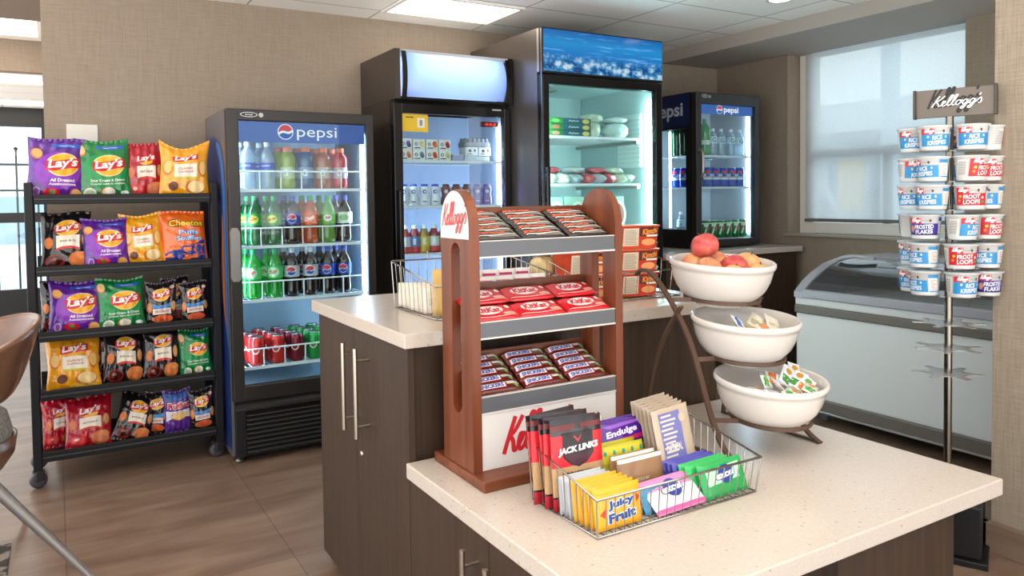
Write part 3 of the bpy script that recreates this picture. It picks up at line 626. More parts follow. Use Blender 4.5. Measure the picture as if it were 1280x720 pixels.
# ---- cooler 4: small cooler on the rear worktop with a window in its side
LED4 = emis('#d4ecff', 30, 'cool_led_small'); F4Y = 3.69
SIDEB = P('#13224f', .3)
f4, d4 = cooler('countertop_cooler', 'small black glass-door cooler with side window, standing on the rear worktop', 'countertop cooler', 3.632, 4.240, F4Y, 4.16, .894, 1.935, .905, 1.933, (3.684, 4.192, .952, 1.858), .935, P('#b4bcc4', .45), BLACK, DARKFR, LED4, (0, 1), (3.785, 4.06, 1.02, 1.70))
MB().box(3.632, 3.636, 3.785, 4.06, 1.02, 1.70, GLASS).ob('side_glass', f4)
MB().box(3.662, 3.672, 3.97, 3.98, 1.03, 1.69, LED4).ob('led_strip', f4)
hd = MB().box(3.686, 4.190, F4Y+.0215, F4Y+.034, 1.795, 1.857, GLB)
mp = plane((0, F4Y+.0213, 0), (1, 0, 0), (0, 0, 1)); PRW, PRR, PRB = GLW, GLR, GLB
globe(hd, mp, 3.87, 1.827, .026); hd.p_text(mp, 'pepsi', 3.98, 1.823, .14, .05, GLW, 3, 0, .025); PRW, PRR, PRB = sv; hd.ob('lit_sign', f4)
mp = plane((3.632, 4.16, 0), (0, -1, 0), (0, 0, 1), .0008)
MB().p_rect(mp, .0, 1.715, .41, 1.930, SIDEB, 1).p_text(mp, 'pepsi', .20, 1.815, .30, .115, P('#c4cbdc', .4), 2, 0, .025).ob('side_sign', f4)
MB().tube(catmull([(3.652, F4Y-.004, 1.37), (3.654, F4Y-.035, 1.39), (3.654, F4Y-.04, 1.46), (3.654, F4Y-.035, 1.53), (3.652, F4Y-.004, 1.55)], 4), .011, P('#a09d9a', .3, .8), 8).ob('handle', d4)
q4 = plane((0, F4Y, 0), (1, 0, 0), (0, 0, 1), .001)
MB().p_disc(q4, 3.715, 1.908, .03, .011, P('#d5d5d7', .3), 1).p_disc(q4, 3.715, 1.908, .027, .008, BLACK, 2).p_text(q4, 'true', 3.715, 1.908, .028, .007, P('#d5d5d7', .3), 3, .2, .02).p_disc(q4, 3.758, 1.906, .010, .010, P('#8fae9a', .3), 1).ob('badge', d4)
for z in (1.522, 1.308, .955): wire_shelf(f4, 3.668, 4.20, F4Y+.056, 4.11, z)
for x in (3.67, 4.20):
    for y in (3.78, 4.12): MB().lathe([(.018, .0), (.016, .004)], BLACK, 10).ob('foot', f4, (x, y, .891))
# ---------------------------------------------------------------- drinks
ORD = ['leftmost', 'second', 'third', 'fourth', 'fifth', 'sixth', 'seventh', 'eighth', 'ninth']
_cans = {}
SODA = [(.0, 0), (.026, .001), (.033, .008), (.0345, .03), (.0315, .075), (.034, .095), (.0355, .15), (.033, .172), (.022, .197), (.0125, .210), (.0125, .222)]
WATR = [(.0, 0), (.030, .001), (.033, .006), (.033, .04), (.031, .05), (.033, .06), (.033, .135), (.031, .15), (.024, .175), (.013, .192), (.0125, .205)]
SPRT = [(.0, 0), (.030, .001), (.0365, .008), (.037, .035), (.0345, .05), (.0345, .11), (.037, .125), (.0365, .15), (.030, .172), (.021, .180), (.021, .186)]
def rad(prof):
    def f(z):
        for (r0, z0), (r1, z1) in zip(prof, prof[1:]):
            if z0 <= z <= z1: return r0+(r1-r0)*(z-z0)/max(z1-z0, 1e-6)
        return prof[-1][0]
    return f
def bottle(key, prof, body, cap, capr=.0145, caph=.02, label=None, name='soda_bottle', cat='bottle', k=1., kr=1.09):
    pr = [(r*k*kr, z*k) for r, z in prof]
    o = MB().lathe(pr, body, 16).ob(name); o['category'] = cat
    z = pr[-1][1]
    MB().lathe([(.0, z+caph), (capr*.9, z+caph), (capr, z+caph-.003), (capr, z-.004)][::-1], cap, 14).ob('cap', o)
    if label:
        lb = MB(); label(lb, cyl(rad(pr), 0, .0006)); lb.ob('label', o)
    return o
def band(lb, mp, z0, z1, m, L=1, prof=None):
    n = 20; V = []; F = []
    for j in range(5):
        z = z0+(z1-z0)*j/4
        for i in range(n+1): V.append(mp(0, z, L) if 0 else mp_ang(mp, 2*pi*i/n, z, L))
    for j in range(4):
        for i in range(n): F.append((j*(n+1)+i, j*(n+1)+i+1, (j+1)*(n+1)+i+1, (j+1)*(n+1)+i))
    lb.add(V, F, m, True)
def mp_ang(mp, a, z, L):
    p = mp(0, z, L); R = -p.y
    return Vector((R*sin(a), -R*cos(a), z))
def lb_soda(base, fn=None, z0=.098, z1=.155):
    def f(lb, mp):
        band(lb, mp, z0, z1, base, 1)
        if fn: fn(lb, mp)
    return f
GRN = mk_translucent('green_soda', '#19c43c', .6, .05, .08); GRD = mk_translucent('dark_green_soda', '#138a3c', .6, .05, .15); COLA = mk_translucent('cola', '#2a1512', .4, .06, .1)
CLR = mk_translucent('clear_water_bottle', '#d9eaf5', .5, .08, .55, .06); ORS = mk_translucent('orange_soda', '#f47a35', .6, .04, .1); GAL = mk_translucent('ginger_soda', '#8ed05a', .6, .05, .15)
LY = mk_translucent('yellow_sport', '#c9dc3e', .6, .04, .1); LB = mk_translucent('blue_sport', '#1b74b8', .6, .04, .1); LO = mk_translucent('orange_sport', '#e0762c', .6, .04, .1); LR = mk_translucent('red_sport', '#d83a48', .6, .04, .1)
MBL = P('#1d46b4', .35); MGR = P('#12984a', .35); MYL = P('#d9e04a', .35); MOR = P('#f0642a', .4); MRD = P('#d42a34', .35); MSV = P('#c9cfd6', .3, .2); CAPO = P('#f0713e', .4); CAPG = P('#1f9c58', .4); CAPB = P('#3b4fb0', .4); CAPW = P('#e6eef4', .4)
def g_pepsi(lb, mp): globe(lb, mp, 0, .127, .021, 2); lb.p_text(mp, 'pepsi', 0, .127, .028, .008, P('#1b2c66', .4), 4, 0, .03)
def g_dew(lb, mp): lb.p_disc(mp, 0, .127, .026, .02, MYL, 2).p_text(mp, 'Mtn Dew', 0, .128, .042, .014, P('#c2232c', .4), 3, .2, .03, .3)
def g_seven(lb, mp): lb.p_disc(mp, 0, .127, .03, .024, P('#c7f0c9', .4), 2).p_text(mp, '7up', 0, .127, .04, .024, MRD, 3, .2, .03, .3)
def g_crush(lb, mp): lb.p_text(mp, 'Crush', 0, .127, .048, .02, PRW, 2, .2, .03, .3)
def g_ging(lb, mp): lb.p_disc(mp, .004, .127, .022, .018, PRW, 2).p_text(mp, '7up', .004, .127, .03, .016, MRD, 3, .2, .03, .3)
def g_tea(lb, mp): lb.p_disc(mp, 0, .127, .024, .016, P('#8fc48a', .4), 2)
def lb_sport(c):
    def f(lb, mp): band(lb, mp, .052, .108, c, 1); lb.p_text(mp, 'G', 0, .08, .026, .034, PRW, 2, 0, .03)
    return f
def lb_water(lb, mp): band(lb, mp, .095, .128, MBL, 1); lb.p_text(mp, 'AQUAFINA', 0, .112, .046, .01, PRW, 2, 0, .02)
def lb_gwater(lb, mp): band(lb, mp, .08, .128, P('#cfe3ee', .4), 1); lb.p_text(mp, 'G', 0, .104, .03, .034, P('#5d86a8', .4), 2, 0, .03)
KIND = {
 'water': lambda: bottle('water', WATR, CLR, CAPW, label=lb_water, name='water_bottle', k=1.03),
 'sporty': lambda: bottle('sporty', SPRT, LY, CAPO, .0215, .022, lb_sport(P('#c3cfa0', .4)), 'sports_drink_bottle'),
 'sportb': lambda: bottle('sportb', SPRT, LB, CAPO, .0215, .022, lb_sport(P('#7f9fc0', .4)), 'sports_drink_bottle'),
 'sporto': lambda: bottle('sporto', SPRT, LO, CAPO, .0215, .022, lb_sport(P('#c9b0a4', .4)), 'sports_drink_bottle'),
 'sportr': lambda: bottle('sportr', SPRT, LR, CAPO, .0215, .022, lb_sport(P('#caa6b4', .4)), 'sports_drink_bottle'),
 'dew': lambda: bottle('dew', SODA, GRD, CAPG, label=lb_soda(MGR, g_dew)), 'cola': lambda: bottle('cola', SODA, COLA, CAPB, label=lb_soda(MBL, g_pepsi)),
 'orange': lambda: bottle('orange', SODA, ORS, CAPG, label=lb_soda(MOR, g_crush)), 'ginger': lambda: bottle('ginger', SODA, GAL, CAPG, label=lb_soda(P('#6fbf4e', .4), g_ging)),
 'tea': lambda: bottle('tea', SODA, COLA, CAPB, label=lb_soda(P('#dfe9df', .4), g_tea)), 'seven': lambda: bottle('seven', SODA, GRN, CAPG, label=lb_soda(P('#4fd067', .4), g_seven)),
 'diet': lambda: bottle('diet', SODA, COLA, CAPW, label=lb_soda(MSV, g_pepsi)),
 'gwater': lambda: bottle('gwater', WATR, CLR, CAPW, label=lb_gwater, name='water_bottle', k=.82, capr=.0125, caph=.015),
 'biggreen': lambda: bottle('biggreen', SODA, GRN, CAPG, label=lb_soda(P('#d7efe0', .4), None, .07, .10), k=1.02),
 'dkgreen': lambda: bottle('dkgreen', SODA, mk_translucent('deep_green', '#0f5c34', .5, .05, .1), CAPG, label=None, k=.98),
}
DESC = {'water': 'clear water bottle', 'sporty': 'yellow-green sports drink', 'sportb': 'blue sports drink', 'sporto': 'orange sports drink', 'sportr': 'red sports drink',
 'dew': 'green bottle, yellow-green label', 'cola': 'cola bottle, blue label', 'orange': 'orange soda bottle', 'ginger': 'pale green soda bottle', 'tea': 'dark bottle, white label', 'seven': 'bright green bottle', 'diet': 'cola bottle, silver label'}
store = {}
rows = [(1.31, ['water', 'water', 'sporty', 'sportb', 'sporto', 'sportr'], [.811, .905, 1.003, 1.093, 1.183, 1.272], 'top shelf'),
        (1.035, ['dew', 'dew', 'cola', 'orange', 'ginger', 'tea'], [.838, .93, 1.022, 1.113, 1.204, 1.292], 'second shelf'),
        (.774, ['seven', 'seven', 'diet', 'diet', 'cola', 'cola'], [.826, .93, 1.013, 1.108, 1.198, 1.285], 'third shelf')]
for z, kinds, xs, sn in rows:
    for dpt in (0, 1):
        for i, (k_, x) in enumerate(zip(kinds, xs)):
            rep = kinds.count(k_) > 1; first = kinds.index(k_) == i
            pos = ('left of pair, ' if first else 'right of pair, ') if rep else ''
            lab = f'{DESC[k_]}, {pos}{("front row", "rear row")[dpt]}, {sn} of drinks cooler'
            put(store, k_, KIND[k_], (x-.02*dpt, F1Y+.108+.082*dpt, z), -.42+random.uniform(-.12, .12), lab, 'bottles on the '+sn+' of the drinks cooler')
# cans on the bottom shelf of the drinks cooler, five columns four deep
def can(key, c, smile, txt=None, tc=None, s=1.):
    pr = [(.026*s, 0), (.031*s, .006), (.033*s, .012), (.033*s, .104*s), (.030*s, .114*s), (.027*s, .12*s)]
    o = MB().lathe(pr, P(c, .25, .35), 20).ob('soda_can'); o['category'] = 'can'
    SL = P('#c9ced2', .25, .9)
    t = MB().lathe([(.0265*s, .1195*s), (.0275*s, .1225*s), (.0255*s, .123*s), (.024*s, .119*s), (.0, .119*s)], SL, 20).ob('can_top', o)
    MB().rbox(-.006, .006, -.012, .010, .119*s, .122*s, SL, .001).ob('pull_tab', t)
    pm = MB(); mp = cyl(.033*s, 0, .0004)
    if smile: pm.p_stroke(mp, [(-.019, .084), (-.013, .067), (0, .059), (.013, .067), (.019, .084)], .006, P('#f2c9c4', .4), 1)
    if txt == 'globe':
        pm.p_rect(mp, -.033, .045*s, .033, .082*s, PRW, 1, 12, 2); globe(pm, mp, 0, .085*s, .021, 2, False); pm.p_text(mp, 'PEPSI', 0, .062*s, .045, .012, MBL, 4, 0, .03)
    elif txt == '7': pm.p_text(mp, '7', 0, .06*s, .035, .075*s, P('#dfe8df', .4), 2, .1, .04).p_disc(mp, .013, .068*s, .012, .014, MRD, 3).p_rect(mp, -.03, .098*s, .03, .106*s, P('#d8ecd8', .4), 1, 8, 1)
    elif txt: pm.p_text(mp, txt, 0, .085, .042, .02, PRW, 2, .15, .03)
    pm.ob('can_print', o); return o
cc = [('orange-red', '#c9302a'), ('orange-red', '#c9302a'), ('dark red', '#7e1c2a'), ('green', '#1f9a48'), ('green', '#1f9a48')]
colx = [.835, .932, 1.026, 1.118, 1.212]; pos = ['leftmost', 'second', 'third', 'fourth', 'rightmost']
rown = ['front row', 'second row back', 'third row back', 'rear row']
for j in range(4):
    for i, (cn, ch) in enumerate(cc):
        put(_cans, ch, lambda: can(ch, ch, True, s=1.12), (colx[i]-.012*j, F1Y+.105+.082*j, .449), -.45, f'{cn} soda can, {pos[i]} column, {rown[j]}, bottom shelf of the drinks cooler', 'cans on the bottom shelf of the drinks cooler')
# ---- cooler 2 contents
def yog(c1, c2):
    o = MB().rbox(-.036, .036, -.04, .04, 0, .058, P('#f0f0ee', .4), .003).ob('yogurt_pack'); o['category'] = 'yogurt pack'
    mp = plane((0, -.0402, 0), (1, 0, 0), (0, 0, 1))
    MB().p_disc(mp, .014, .032, .013, .016, P(c1, .4), 1, 10, 1).p_disc(mp, .018, .022, .012, .012, P(c2, .4), 2, 10, 1).p_disc(mp, -.018, .03, .010, .010, P('#33427c', .4), 1, 10, 1).p_disc(mp, -.018, .03, .005, .006, P('#e9e9ee', .4), 2, 10, 1).p_rect(mp, -.03, .006, .006, .012, P('#4a4f5a', .5), 1, 2, 1).ob('printed_front', o)
    return o
yk = [[('#7c5aa8', '#3f3a80', 'purple'), ('#d9cf8a', '#e8dfa0', 'pale yellow'), ('#d84a2e', '#e8742e', 'orange-red'), ('#c8262e', '#8e1a2a', 'strawberry red')],
      [('#d8863a', '#c84a3a', 'peach'), ('#7a86a0', '#5a6480', 'grey-blue'), ('#e0522e', '#c8321e', 'orange'), ('#d9d09a', '#c8c070', 'cream')]]
for lv in (1, 0):
    for i in range(4):
        a, b, n = yk[1-lv][i]; o = yog(a, b); o.location = (1.662+.079*i, F2Y+.105, 1.4665+.0585*lv)
        o['label'] = f'white multipack, {n} fruit print, {("lower", "upper")[lv]} layer, top shelf of light-box cooler'; o['group'] = 'yogurt packs on the top shelf'
def tray(w, d, h, c, name, lidc=None):
    o = MB().ext([(-d/2, h), (d/2, h), (d/2-.008, 0), (-d/2+.008, 0)][::-1], 'x', -w/2, w/2, P(c, .35)).ob(name, bevel=.004)
    if lidc: MB().rbox(-w/2-.003, w/2+.003, -d/2-.003, d/2+.003, h, h+.006, lidc, .002).ob('lid', o)
    return o
for (x, l, c, c2) in ((1.985, 'clear-lidded tray with lilac food on the top shelf of the light-box cooler', '#b4b8dc', '#c4d2e8'), (2.062, 'clear-lidded tray beside the egg cartons on the top shelf', '#c7d4de', '#dfe8ee')):
    o = tray(.07, .1, .03, c, 'food_tray', P(c2, .2)); o.location = (x, F2Y+.12, 1.4665); o['label'] = l; o['category'] = 'food tray'; o['group'] = 'food trays on the top shelf'
def eggc(c):
    o = MB().rbox(-.085, .085, -.045, .045, 0, .03, P(c, .8), .008).ob('egg_carton'); o['category'] = 'egg carton'
    lid = MB()
    for i in range(6):
        for j in range(2): lid.lathe([(.0, .026), (.009, .024), (.013, .0)], P(c, .8), 8, (-.07+.028*i, -.022+.044*j, .028))
    lid.ob('dimpled_lid', o); return o
for k, (x, z, c, l) in enumerate(((2.125, 1.548, '#8f9298', 'grey moulded egg carton lying on top of the white cartons'), (2.12, 1.4665, '#b9bcc2', 'grey egg carton under the white carton on the top shelf'))):
    o = eggc(c); o.location = (x, F2Y+.14, z); o['label'] = l
for k, (x, l) in enumerate(((2.085, 'white milk carton left of its twin under the egg carton'), (2.172, 'white milk carton at the right end of the top shelf'))):
    o = MB().rbox(-.04, .04, -.04, .04, 0, .049, P('#eef0f0', .4), .004).ob('milk_carton', loc=(x, F2Y+.135, 1.4985), label=l, cat='carton')
    mp = plane((0, -.0403, 0), (1, 0, 0), (0, 0, 1)); MB().p_disc(mp, -.012, .028, .011, .010, P('#50525c', .5), 1, 8, 1).p_rect(mp, -.03, .008, .0, .013, P('#6a6c76', .5), 1, 2, 1).p_disc(mp, .02, .03, .007, .009, P('#50525c', .5), 1, 8, 1).ob('printed_patches', o)
MILK = [(.0, 0), (.024, .001), (.027, .006), (.027, .035), (.022, .055), (.024, .075), (.027, .09), (.024, .105), (.018, .108)]
def mk_milk(c, cap, lc):
    def f(lb, mp): lb.p_disc(mp, 0, .078, .012, .012, P(lc, .4), 1, 12, 2).p_disc(mp, .002, .078, .006, .006, P('#eef0f4', .4), 2, 10, 1).p_rect(mp, -.012, .02, .012, .026, P(lc, .4), 1, 4, 1)
    return lambda: bottle('m', MILK, P(c, .3), P(cap, .4), .02, .012, f, 'milk_bottle')
mlk = [('#e8ecf2', '#2f49b0', '#2f49a0', 'white bottle with blue cap')]*4+[('#7a4a4a', '#5a3a34', '#c9b0b0', 'brown chocolate milk bottle')]*3+[('#8c78b4', '#6f5a9c', '#d8cfe8', 'lilac drink bottle')]*2
for i, x in enumerate([1.653, 1.712, 1.779, 1.845, 1.912, 1.978, 2.046, 2.115, 2.178]):
    c, cp, lc, n = mlk[i]
    put(store, n, mk_milk(c, cp, lc), (x, F2Y+.09, 1.2135), -.4, f'{n}, {ORD[i]} from left, middle shelf of light-box cooler' if i else f'{n}, leftmost on the middle shelf of the light-box cooler', 'bottles on the middle shelf of the light-box cooler')
JUI = [(.0, 0), (.026, .001), (.028, .006), (.028, .10), (.026, .112), (.016, .130), (.015, .142)]
jk = [('#b8433a', '#d8e0e8', 'red and white'), ('#c4383a', '#5f8ac8', 'blue and red'), ('#c9a53a', '#d6c24a', 'yellow'), ('#c03a3c', '#cdd6e4', 'white and red'), ('#b06a3a', '#c9a060', 'amber')]
for i, x in enumerate([1.655, 1.713, 1.772, 1.832, 1.892]):
    b_, t_, n = jk[i]
    def lj(lb, mp): band(lb, mp, .035, .095, P(t_, .35), 1); band(lb, mp, .012, .04, P(b_, .35), 2); lb.p_rect(mp, -.008, .05, .008, .085, P('#f0f0ee', .4), 3, 4, 1)
    put(store, 'j'+n, lambda: bottle('j', JUI, mk_translucent('juice_'+n, b_, .5, .05, .1), CAPW, .017, .016, lj, 'juice_bottle'), (x, F2Y+.09, .9485), -.4, f'juice bottle, {n} label, {"leftmost" if not i else ORD[i]+" from left"}, lower shelf of light-box cooler', 'juice bottles on the lower shelf')
# ---- cooler 3 contents
def lump(w, d, h, m, seed, name, nu=14, nv=10, amp=.25):
    """soft bag or wrapped lump resting on z = 0"""
    rnd = random.Random(seed); ph = [rnd.uniform(0, 6.28) for _ in range(8)]
    def f(u, v):
        a = 2*pi*u; b = pi*(v-.5); k = 1+amp*(sin(3*a+ph[0])*cos(2*b+ph[1])+.6*sin(5*a+ph[2]+3*b)+.5*sin(9*a+ph[3])*cos(5*b+ph[4]))*.5*cos(b)
        cb = abs(cos(b))**.55
        return (w/2*cb*cos(a)*k, d/2*cb*sin(a)*k, max(0, h/2+h/2*sin(b)*(1+.1*amp*sin(4*a+ph[5]))))
    return MB().surf(f, nu*2, nv, m).ob(name)
for k in range(3):
    o = MB().rbox(-.15, .15, -.12, .12, 0, .034, P('#2f7a3e', .35), .002).ob('flat_food_box', loc=(2.572, F3Y+.25, 1.6025+.0355*k), label=f'flat green food box, {("bottom", "middle", "top")[k]} of the stack of three in the tallest cooler', cat='food box', group='green boxes on the top shelf')
    mp = plane((0, -.1203, 0), (1, 0, 0), (0, 0, 1)); MB().p_rect(mp, -.05, .002, .148, .032, P('#2a5f74', .35), 1, 2, 1).p_stroke(mp, [(-.01, .014), (.0, .022), (.012, .014), (.024, .021), (.036, .015), (.05, .02), (.06, .015)], .004, P('#d9e6e6', .4), 2).p_disc(mp, .112, .017, .026, .013, P('#d8c26a', .4), 2, 12, 1).p_disc(mp, -.1, .017, .028, .011, P(('#c89a7a', '#b8705c', '#6ab05a')[k], .4), 1, 12, 1).ob('printed_side', o)
WRAPM = P('#cfd8c6', .25, bump=.6, bscale=60); WRAPT = P('#c6e0de', .2, bump=.5, bscale=50)
for k, (x, y, z, w, h, m, l) in enumerate(((2.775, .24, 1.6025, .15, .10, WRAPM, 'cream bag of dumplings beside the green boxes in the tallest cooler'), (2.81, .25, 1.70, .13, .05, WRAPM, 'cream bag lying on top of the dumpling bag in the tallest cooler'), (2.99, .25, 1.6025, .15, .10, WRAPT, 'pale aqua wrapped bundle at the right of the top shelf'), (2.985, .25, 1.70, .14, .04, WRAPT, 'small aqua packet on top of the wrapped bundle'))):
    o = lump(w, .18, h, m, k, 'food_bag'); o.location = (x, F3Y+y, z); o['label'] = l; o['category'] = 'food bag'; o['group'] = 'bags on the top shelf'
FILM = P('#c9ced0', .15, coat=.4, bump=.5, bscale=40)
sw = [(2.46, '#d9e2d6', 'pale wrapped sandwich tray at the left end'), (2.55, '#dfe6da', 'white wrapped roll in a tray'), (2.64, '#8f9aa2', 'grey wrapped portion'), (2.73, '#b44a50', 'red wrapped sandwich'), (2.81, '#a8acb4', 'silver-grey wrapped portion'), (2.89, '#b8404e', 'second red wrapped sandwich'), (2.97, '#c6ccb8', 'cream wrapped roll'), (3.03, '#9fc0a8', 'green-tinted wrapped roll at the right end')]
for k, (x, c, l) in enumerate(sw):
    o = lump(.10, .16, .06, P(c, .2, coat=.4, bump=.5, bscale=50), 20+k, 'wrapped_sandwich'); o.location = (x, F3Y+.21, 1.3285); o['label'] = l+' of the middle shelf, tallest cooler'; o['category'] = 'wrapped food'; o['group'] = 'wrapped food on the middle shelf'
for k, (x, c, l) in enumerate(((2.50, '#a84450', 'left'), (2.68, '#b0b4b8', 'middle'), (2.84, '#b65560', 'right'), (2.97, '#b9c7b4', 'far right'))):
    o = lump(.13, .16, .045, P(c, .2, coat=.4, bump=.5, bscale=50), 40+k, 'wrapped_sandwich'); o.location = (x, F3Y+.26, 1.386); o['label'] = f'wrapped sandwich lying on the others, {l} of the upper layer, tallest cooler'; o['category'] = 'wrapped food'; o['group'] = 'wrapped food on the middle shelf'
for k, x in enumerate((2.455, 2.605, 2.755, 2.905)):
    o = MB().rbox(-.070, .070, -.012, .012, 0, .2, P('#a9d2c0', .4), .002).ob('pizza_box', loc=(x+.005, F3Y+.16, 1.0505), label=f'mint green pizza box standing upright, {("leftmost", "second", "third", "rightmost")[k]} on the lower shelf of the tallest cooler', cat='pizza box', group='pizza boxes on the lower shelf')
    mp = plane((0, -.0122, 0), (1, 0, 0), (0, 0, 1)); MB().p_disc(mp, .025, .09, .06, .085, P('#e2e6dc', .4), 1).p_disc(mp, .025, .09, .045, .066, P('#8a5a4e', .5), 2).p_disc(mp, .02, .10, .02, .028, P('#b07a62', .5), 3).ob('pizza_print', o)
# ---- cooler 4 contents
put(store, 'biggreen', KIND['biggreen'], (3.805, F4Y+.095, 1.5225), -.4, 'tall bright green bottle at the front left of the small cooler', None)
for i, x in enumerate((3.875, 3.955, 4.05, 4.135)):
    put(store, 'gwater', KIND['gwater'], (x, F4Y+.09, 1.5225), -.35, f'small clear water bottle, {ORD[i]+" of four" if i else "first of four"} on the top shelf of the small cooler', 'water bottles in the small cooler')
for i, x in enumerate((3.815, 3.892, 3.97, 4.05, 4.128)):
    put(_cans, 'pep', lambda: can('pep', '#2148b4', False, 'globe', s=1.08), (x, F4Y+.09, 1.3085), -.45, f'blue cola can, {ORD[i]+" from the left" if i else "leftmost"} in the front row of the small cooler', 'cola cans in the small cooler')
for i, x in enumerate((3.808, 3.88, 3.952, 4.024, 4.096, 4.168)):
    put(_cans, 'sev', lambda: can('sev', '#13793c', False, '7'), (x, F4Y+.10, .9555), -.45, f'green can with white seven, {ORD[i]+" from left" if i else "leftmost"}, bottom of small cooler', 'green cans at the bottom of the small cooler')
for i, y in enumerate((.125, .205, .285)):
    put(store, 'dkgreen', KIND['dkgreen'], (3.725, F4Y+y, 1.5225), -1.3, f'dark green bottle behind the side window of the small cooler, {("nearest its door", "middle", "furthest back")[i]}', 'green bottles behind the side window')
    dup(_cans['pep'], (3.725, F4Y+y, 1.3085), -1.2, f'blue cola can behind the side window, {("nearest the door", "middle", "furthest back")[i]} of three', 'cola cans behind the side window')
put(store, 'gwater', KIND['gwater'], (3.74, F4Y+.26, .9555), -1.2, 'small water bottle low behind the side window of the small cooler', None)
# ---------------------------------------------------------------- chip rack
rk = root('snack_rack', 'black five-shelf snack rack on casters filled with chip bags, left of the drinks cooler', 'snack rack', (0, 0, 0))
RX0, RX1, RY = -.095, .665, 3.90
PB = P('#0e0d0f', .5, spec=.35)
for x in (RX0, RX1): MB().rbox(x-.017, x+.017, RY+.005, RY+.055, .075, 1.345, PB, .004).ob('post', rk)
for x in (RX0, RX1): MB().rbox(x-.017, x+.017, RY+.30, RY+.34, .075, 1.30, PB, .004).rbox(x-.012, x+.012, RY+.05, RY+.31, .10, .135, PB, .003).ob('rear_post', rk)
SHZ = [.16, .431, .69, .978, 1.293]
for z in SHZ:
    s = MB().rbox(RX0+.02, RX1-.02, RY-.004, RY+.012, z-.044, z, PB, .003).rbox(RX0+.02, RX1-.02, RY-.010, RY-.002, z-.026, z-.018, P('#2c2a2c', .35), .002)
    s.add([(RX0+.02, RY+.01, z-.030), (RX1-.02, RY+.01, z-.030), (RX1-.02, RY+.31, z-.030), (RX0+.02, RY+.31, z-.030)], [(0, 1, 2, 3)], PB).box(RX0+.02, RX1-.02, RY+.30, RY+.315, z-.04, z+.03, PB).box(RX0+.02, RX1-.02, RY+.01, RY+.31, z-.04, z-.0302, PB)
    s.ob('tray_shelf', rk)
for x in (RX0, RX1-.016):
    for y in (RY+.03, RY+.32):
        c = MB().lathe([(.018, -.012), (.033, -.012), (.035, -.008), (.035, .008), (.033, .012), (.018, .012)], P('#4a474a', .5), 18).ob('caster', rk, (x, y, .036), rot=(pi/2, 0, .35))
        MB().rbox(-.018, .018, -.03, .02, .036, .08, P('#2a282a', .4), .004).ob('caster_fork', c, (0, -.035, 0), rot=(-pi/2, 0, 0))
# ---------------------------------------------------------------- snack bags
YEL, RED, TXW = P('#f4b022', .3), P('#cf1f2c', .3), P('#f7f3ee', .35)
CHIPC, CHIPD, CREAM = P('#dfa35a', .4), P('#c4702e', .4), P('#efe4d2', .4)
def pouch(mb, W, H, T, m, seed, dip=0.):
    rnd = random.Random(seed); ph = [rnd.uniform(0, 6.28) for _ in range(12)]; sk = rnd.uniform(-.02, .02)
    def base(x, v):
        u = max(-.5, min(.5, x/W)); s = max(0., min(1., (v-.045)/.91)); pr = (4*s*(1-s))**.55
        t = T*pr*(max(0., 1-abs(2*u)**2.3))**.6
        e = 1-pr
        t += T*.085*sin(7*u+6*v+ph[0])*sin(5*v+ph[1])*(1-abs(2*u)**4)*pr*1.2
        t += .0045*e*sin(34*u+ph[2])*(1-abs(2*u)**4)+.0028*sin(23*u+14*v+ph[3])*sin(19*v-9*u+ph[4])*(1-abs(2*u)**6)*min(1, pr*2)
        return t
    def xw(x, v):
        s = max(0., min(1., v)); k = 1-.075*sin(pi*s)+.012*sin(9*v+ph[5])
        return x*k+sk*H*v*v
    def zz(x, v):
        u = x/W; return v*H-dip*H*max(0, v-.6)/.4*(1-min(1, abs(2*u)**1.6))+.006*sin(5*u+ph[6])*v
    def mp(x, y, L=1):  # x metres from centre, y fraction of height
        return Vector((xw(x, y), -(base(x, y)+.0009+.0005*L), zz(x, y)))
    nu, nv = 40, 44
    F_ = lambda u, v: (xw((u-.5)*W, v), -base((u-.5)*W, v), zz((u-.5)*W, v)); B_ = lambda u, v: (xw((.5-u)*W, v), base((.5-u)*W, v)*.9, zz((.5-u)*W, v))
    mb.surf(F_, nu, nv, m); mb.surf(B_, nu, nv, m)
    return mp
def logo(mb, mp, cx, cy, w, H, disc=True, tilt=.10):
    r = w/2
    if disc: mb.p_disc(mp, cx, cy, r*.98, r*.74/H, P('#f7d9a0', .3), 1); mb.p_disc(mp, cx, cy, r*.92, r*.68/H, YEL, 2)
    pts = [(-1.02, -.34), (-.5, -.40), (0, -.30), (.5, -.22), (1.04, -.16), (1.0, .42), (.5, .36), (0, .28), (-.5, .22), (-1.0, .26)]
    n = [(cx+x*r, cy+y*r/H) for x, y in pts]
    if not disc: mb.p_disc(mp, cx, cy-.22*r/H, r*.7, r*.42/H, YEL, 2)
    mb.p_poly(mp, n, RED, 3)
    mb.p_text(mp, "Lay's", cx, cy+.01, w*.88, w*.36/H, TXW, 4, .12, .035, tilt/H)
def chip(mb, mp, x, y, rx, ry, rot=0., m=None): rot = 0; mb.p_disc(mp, x, y, rx, ry, CHIPD, 1, 18, 2, rot); mb.p_disc(mp, x+.1*rx, y+.1*ry, rx*.86, ry*.82, m or CHIPC, 2, 18, 2, rot)
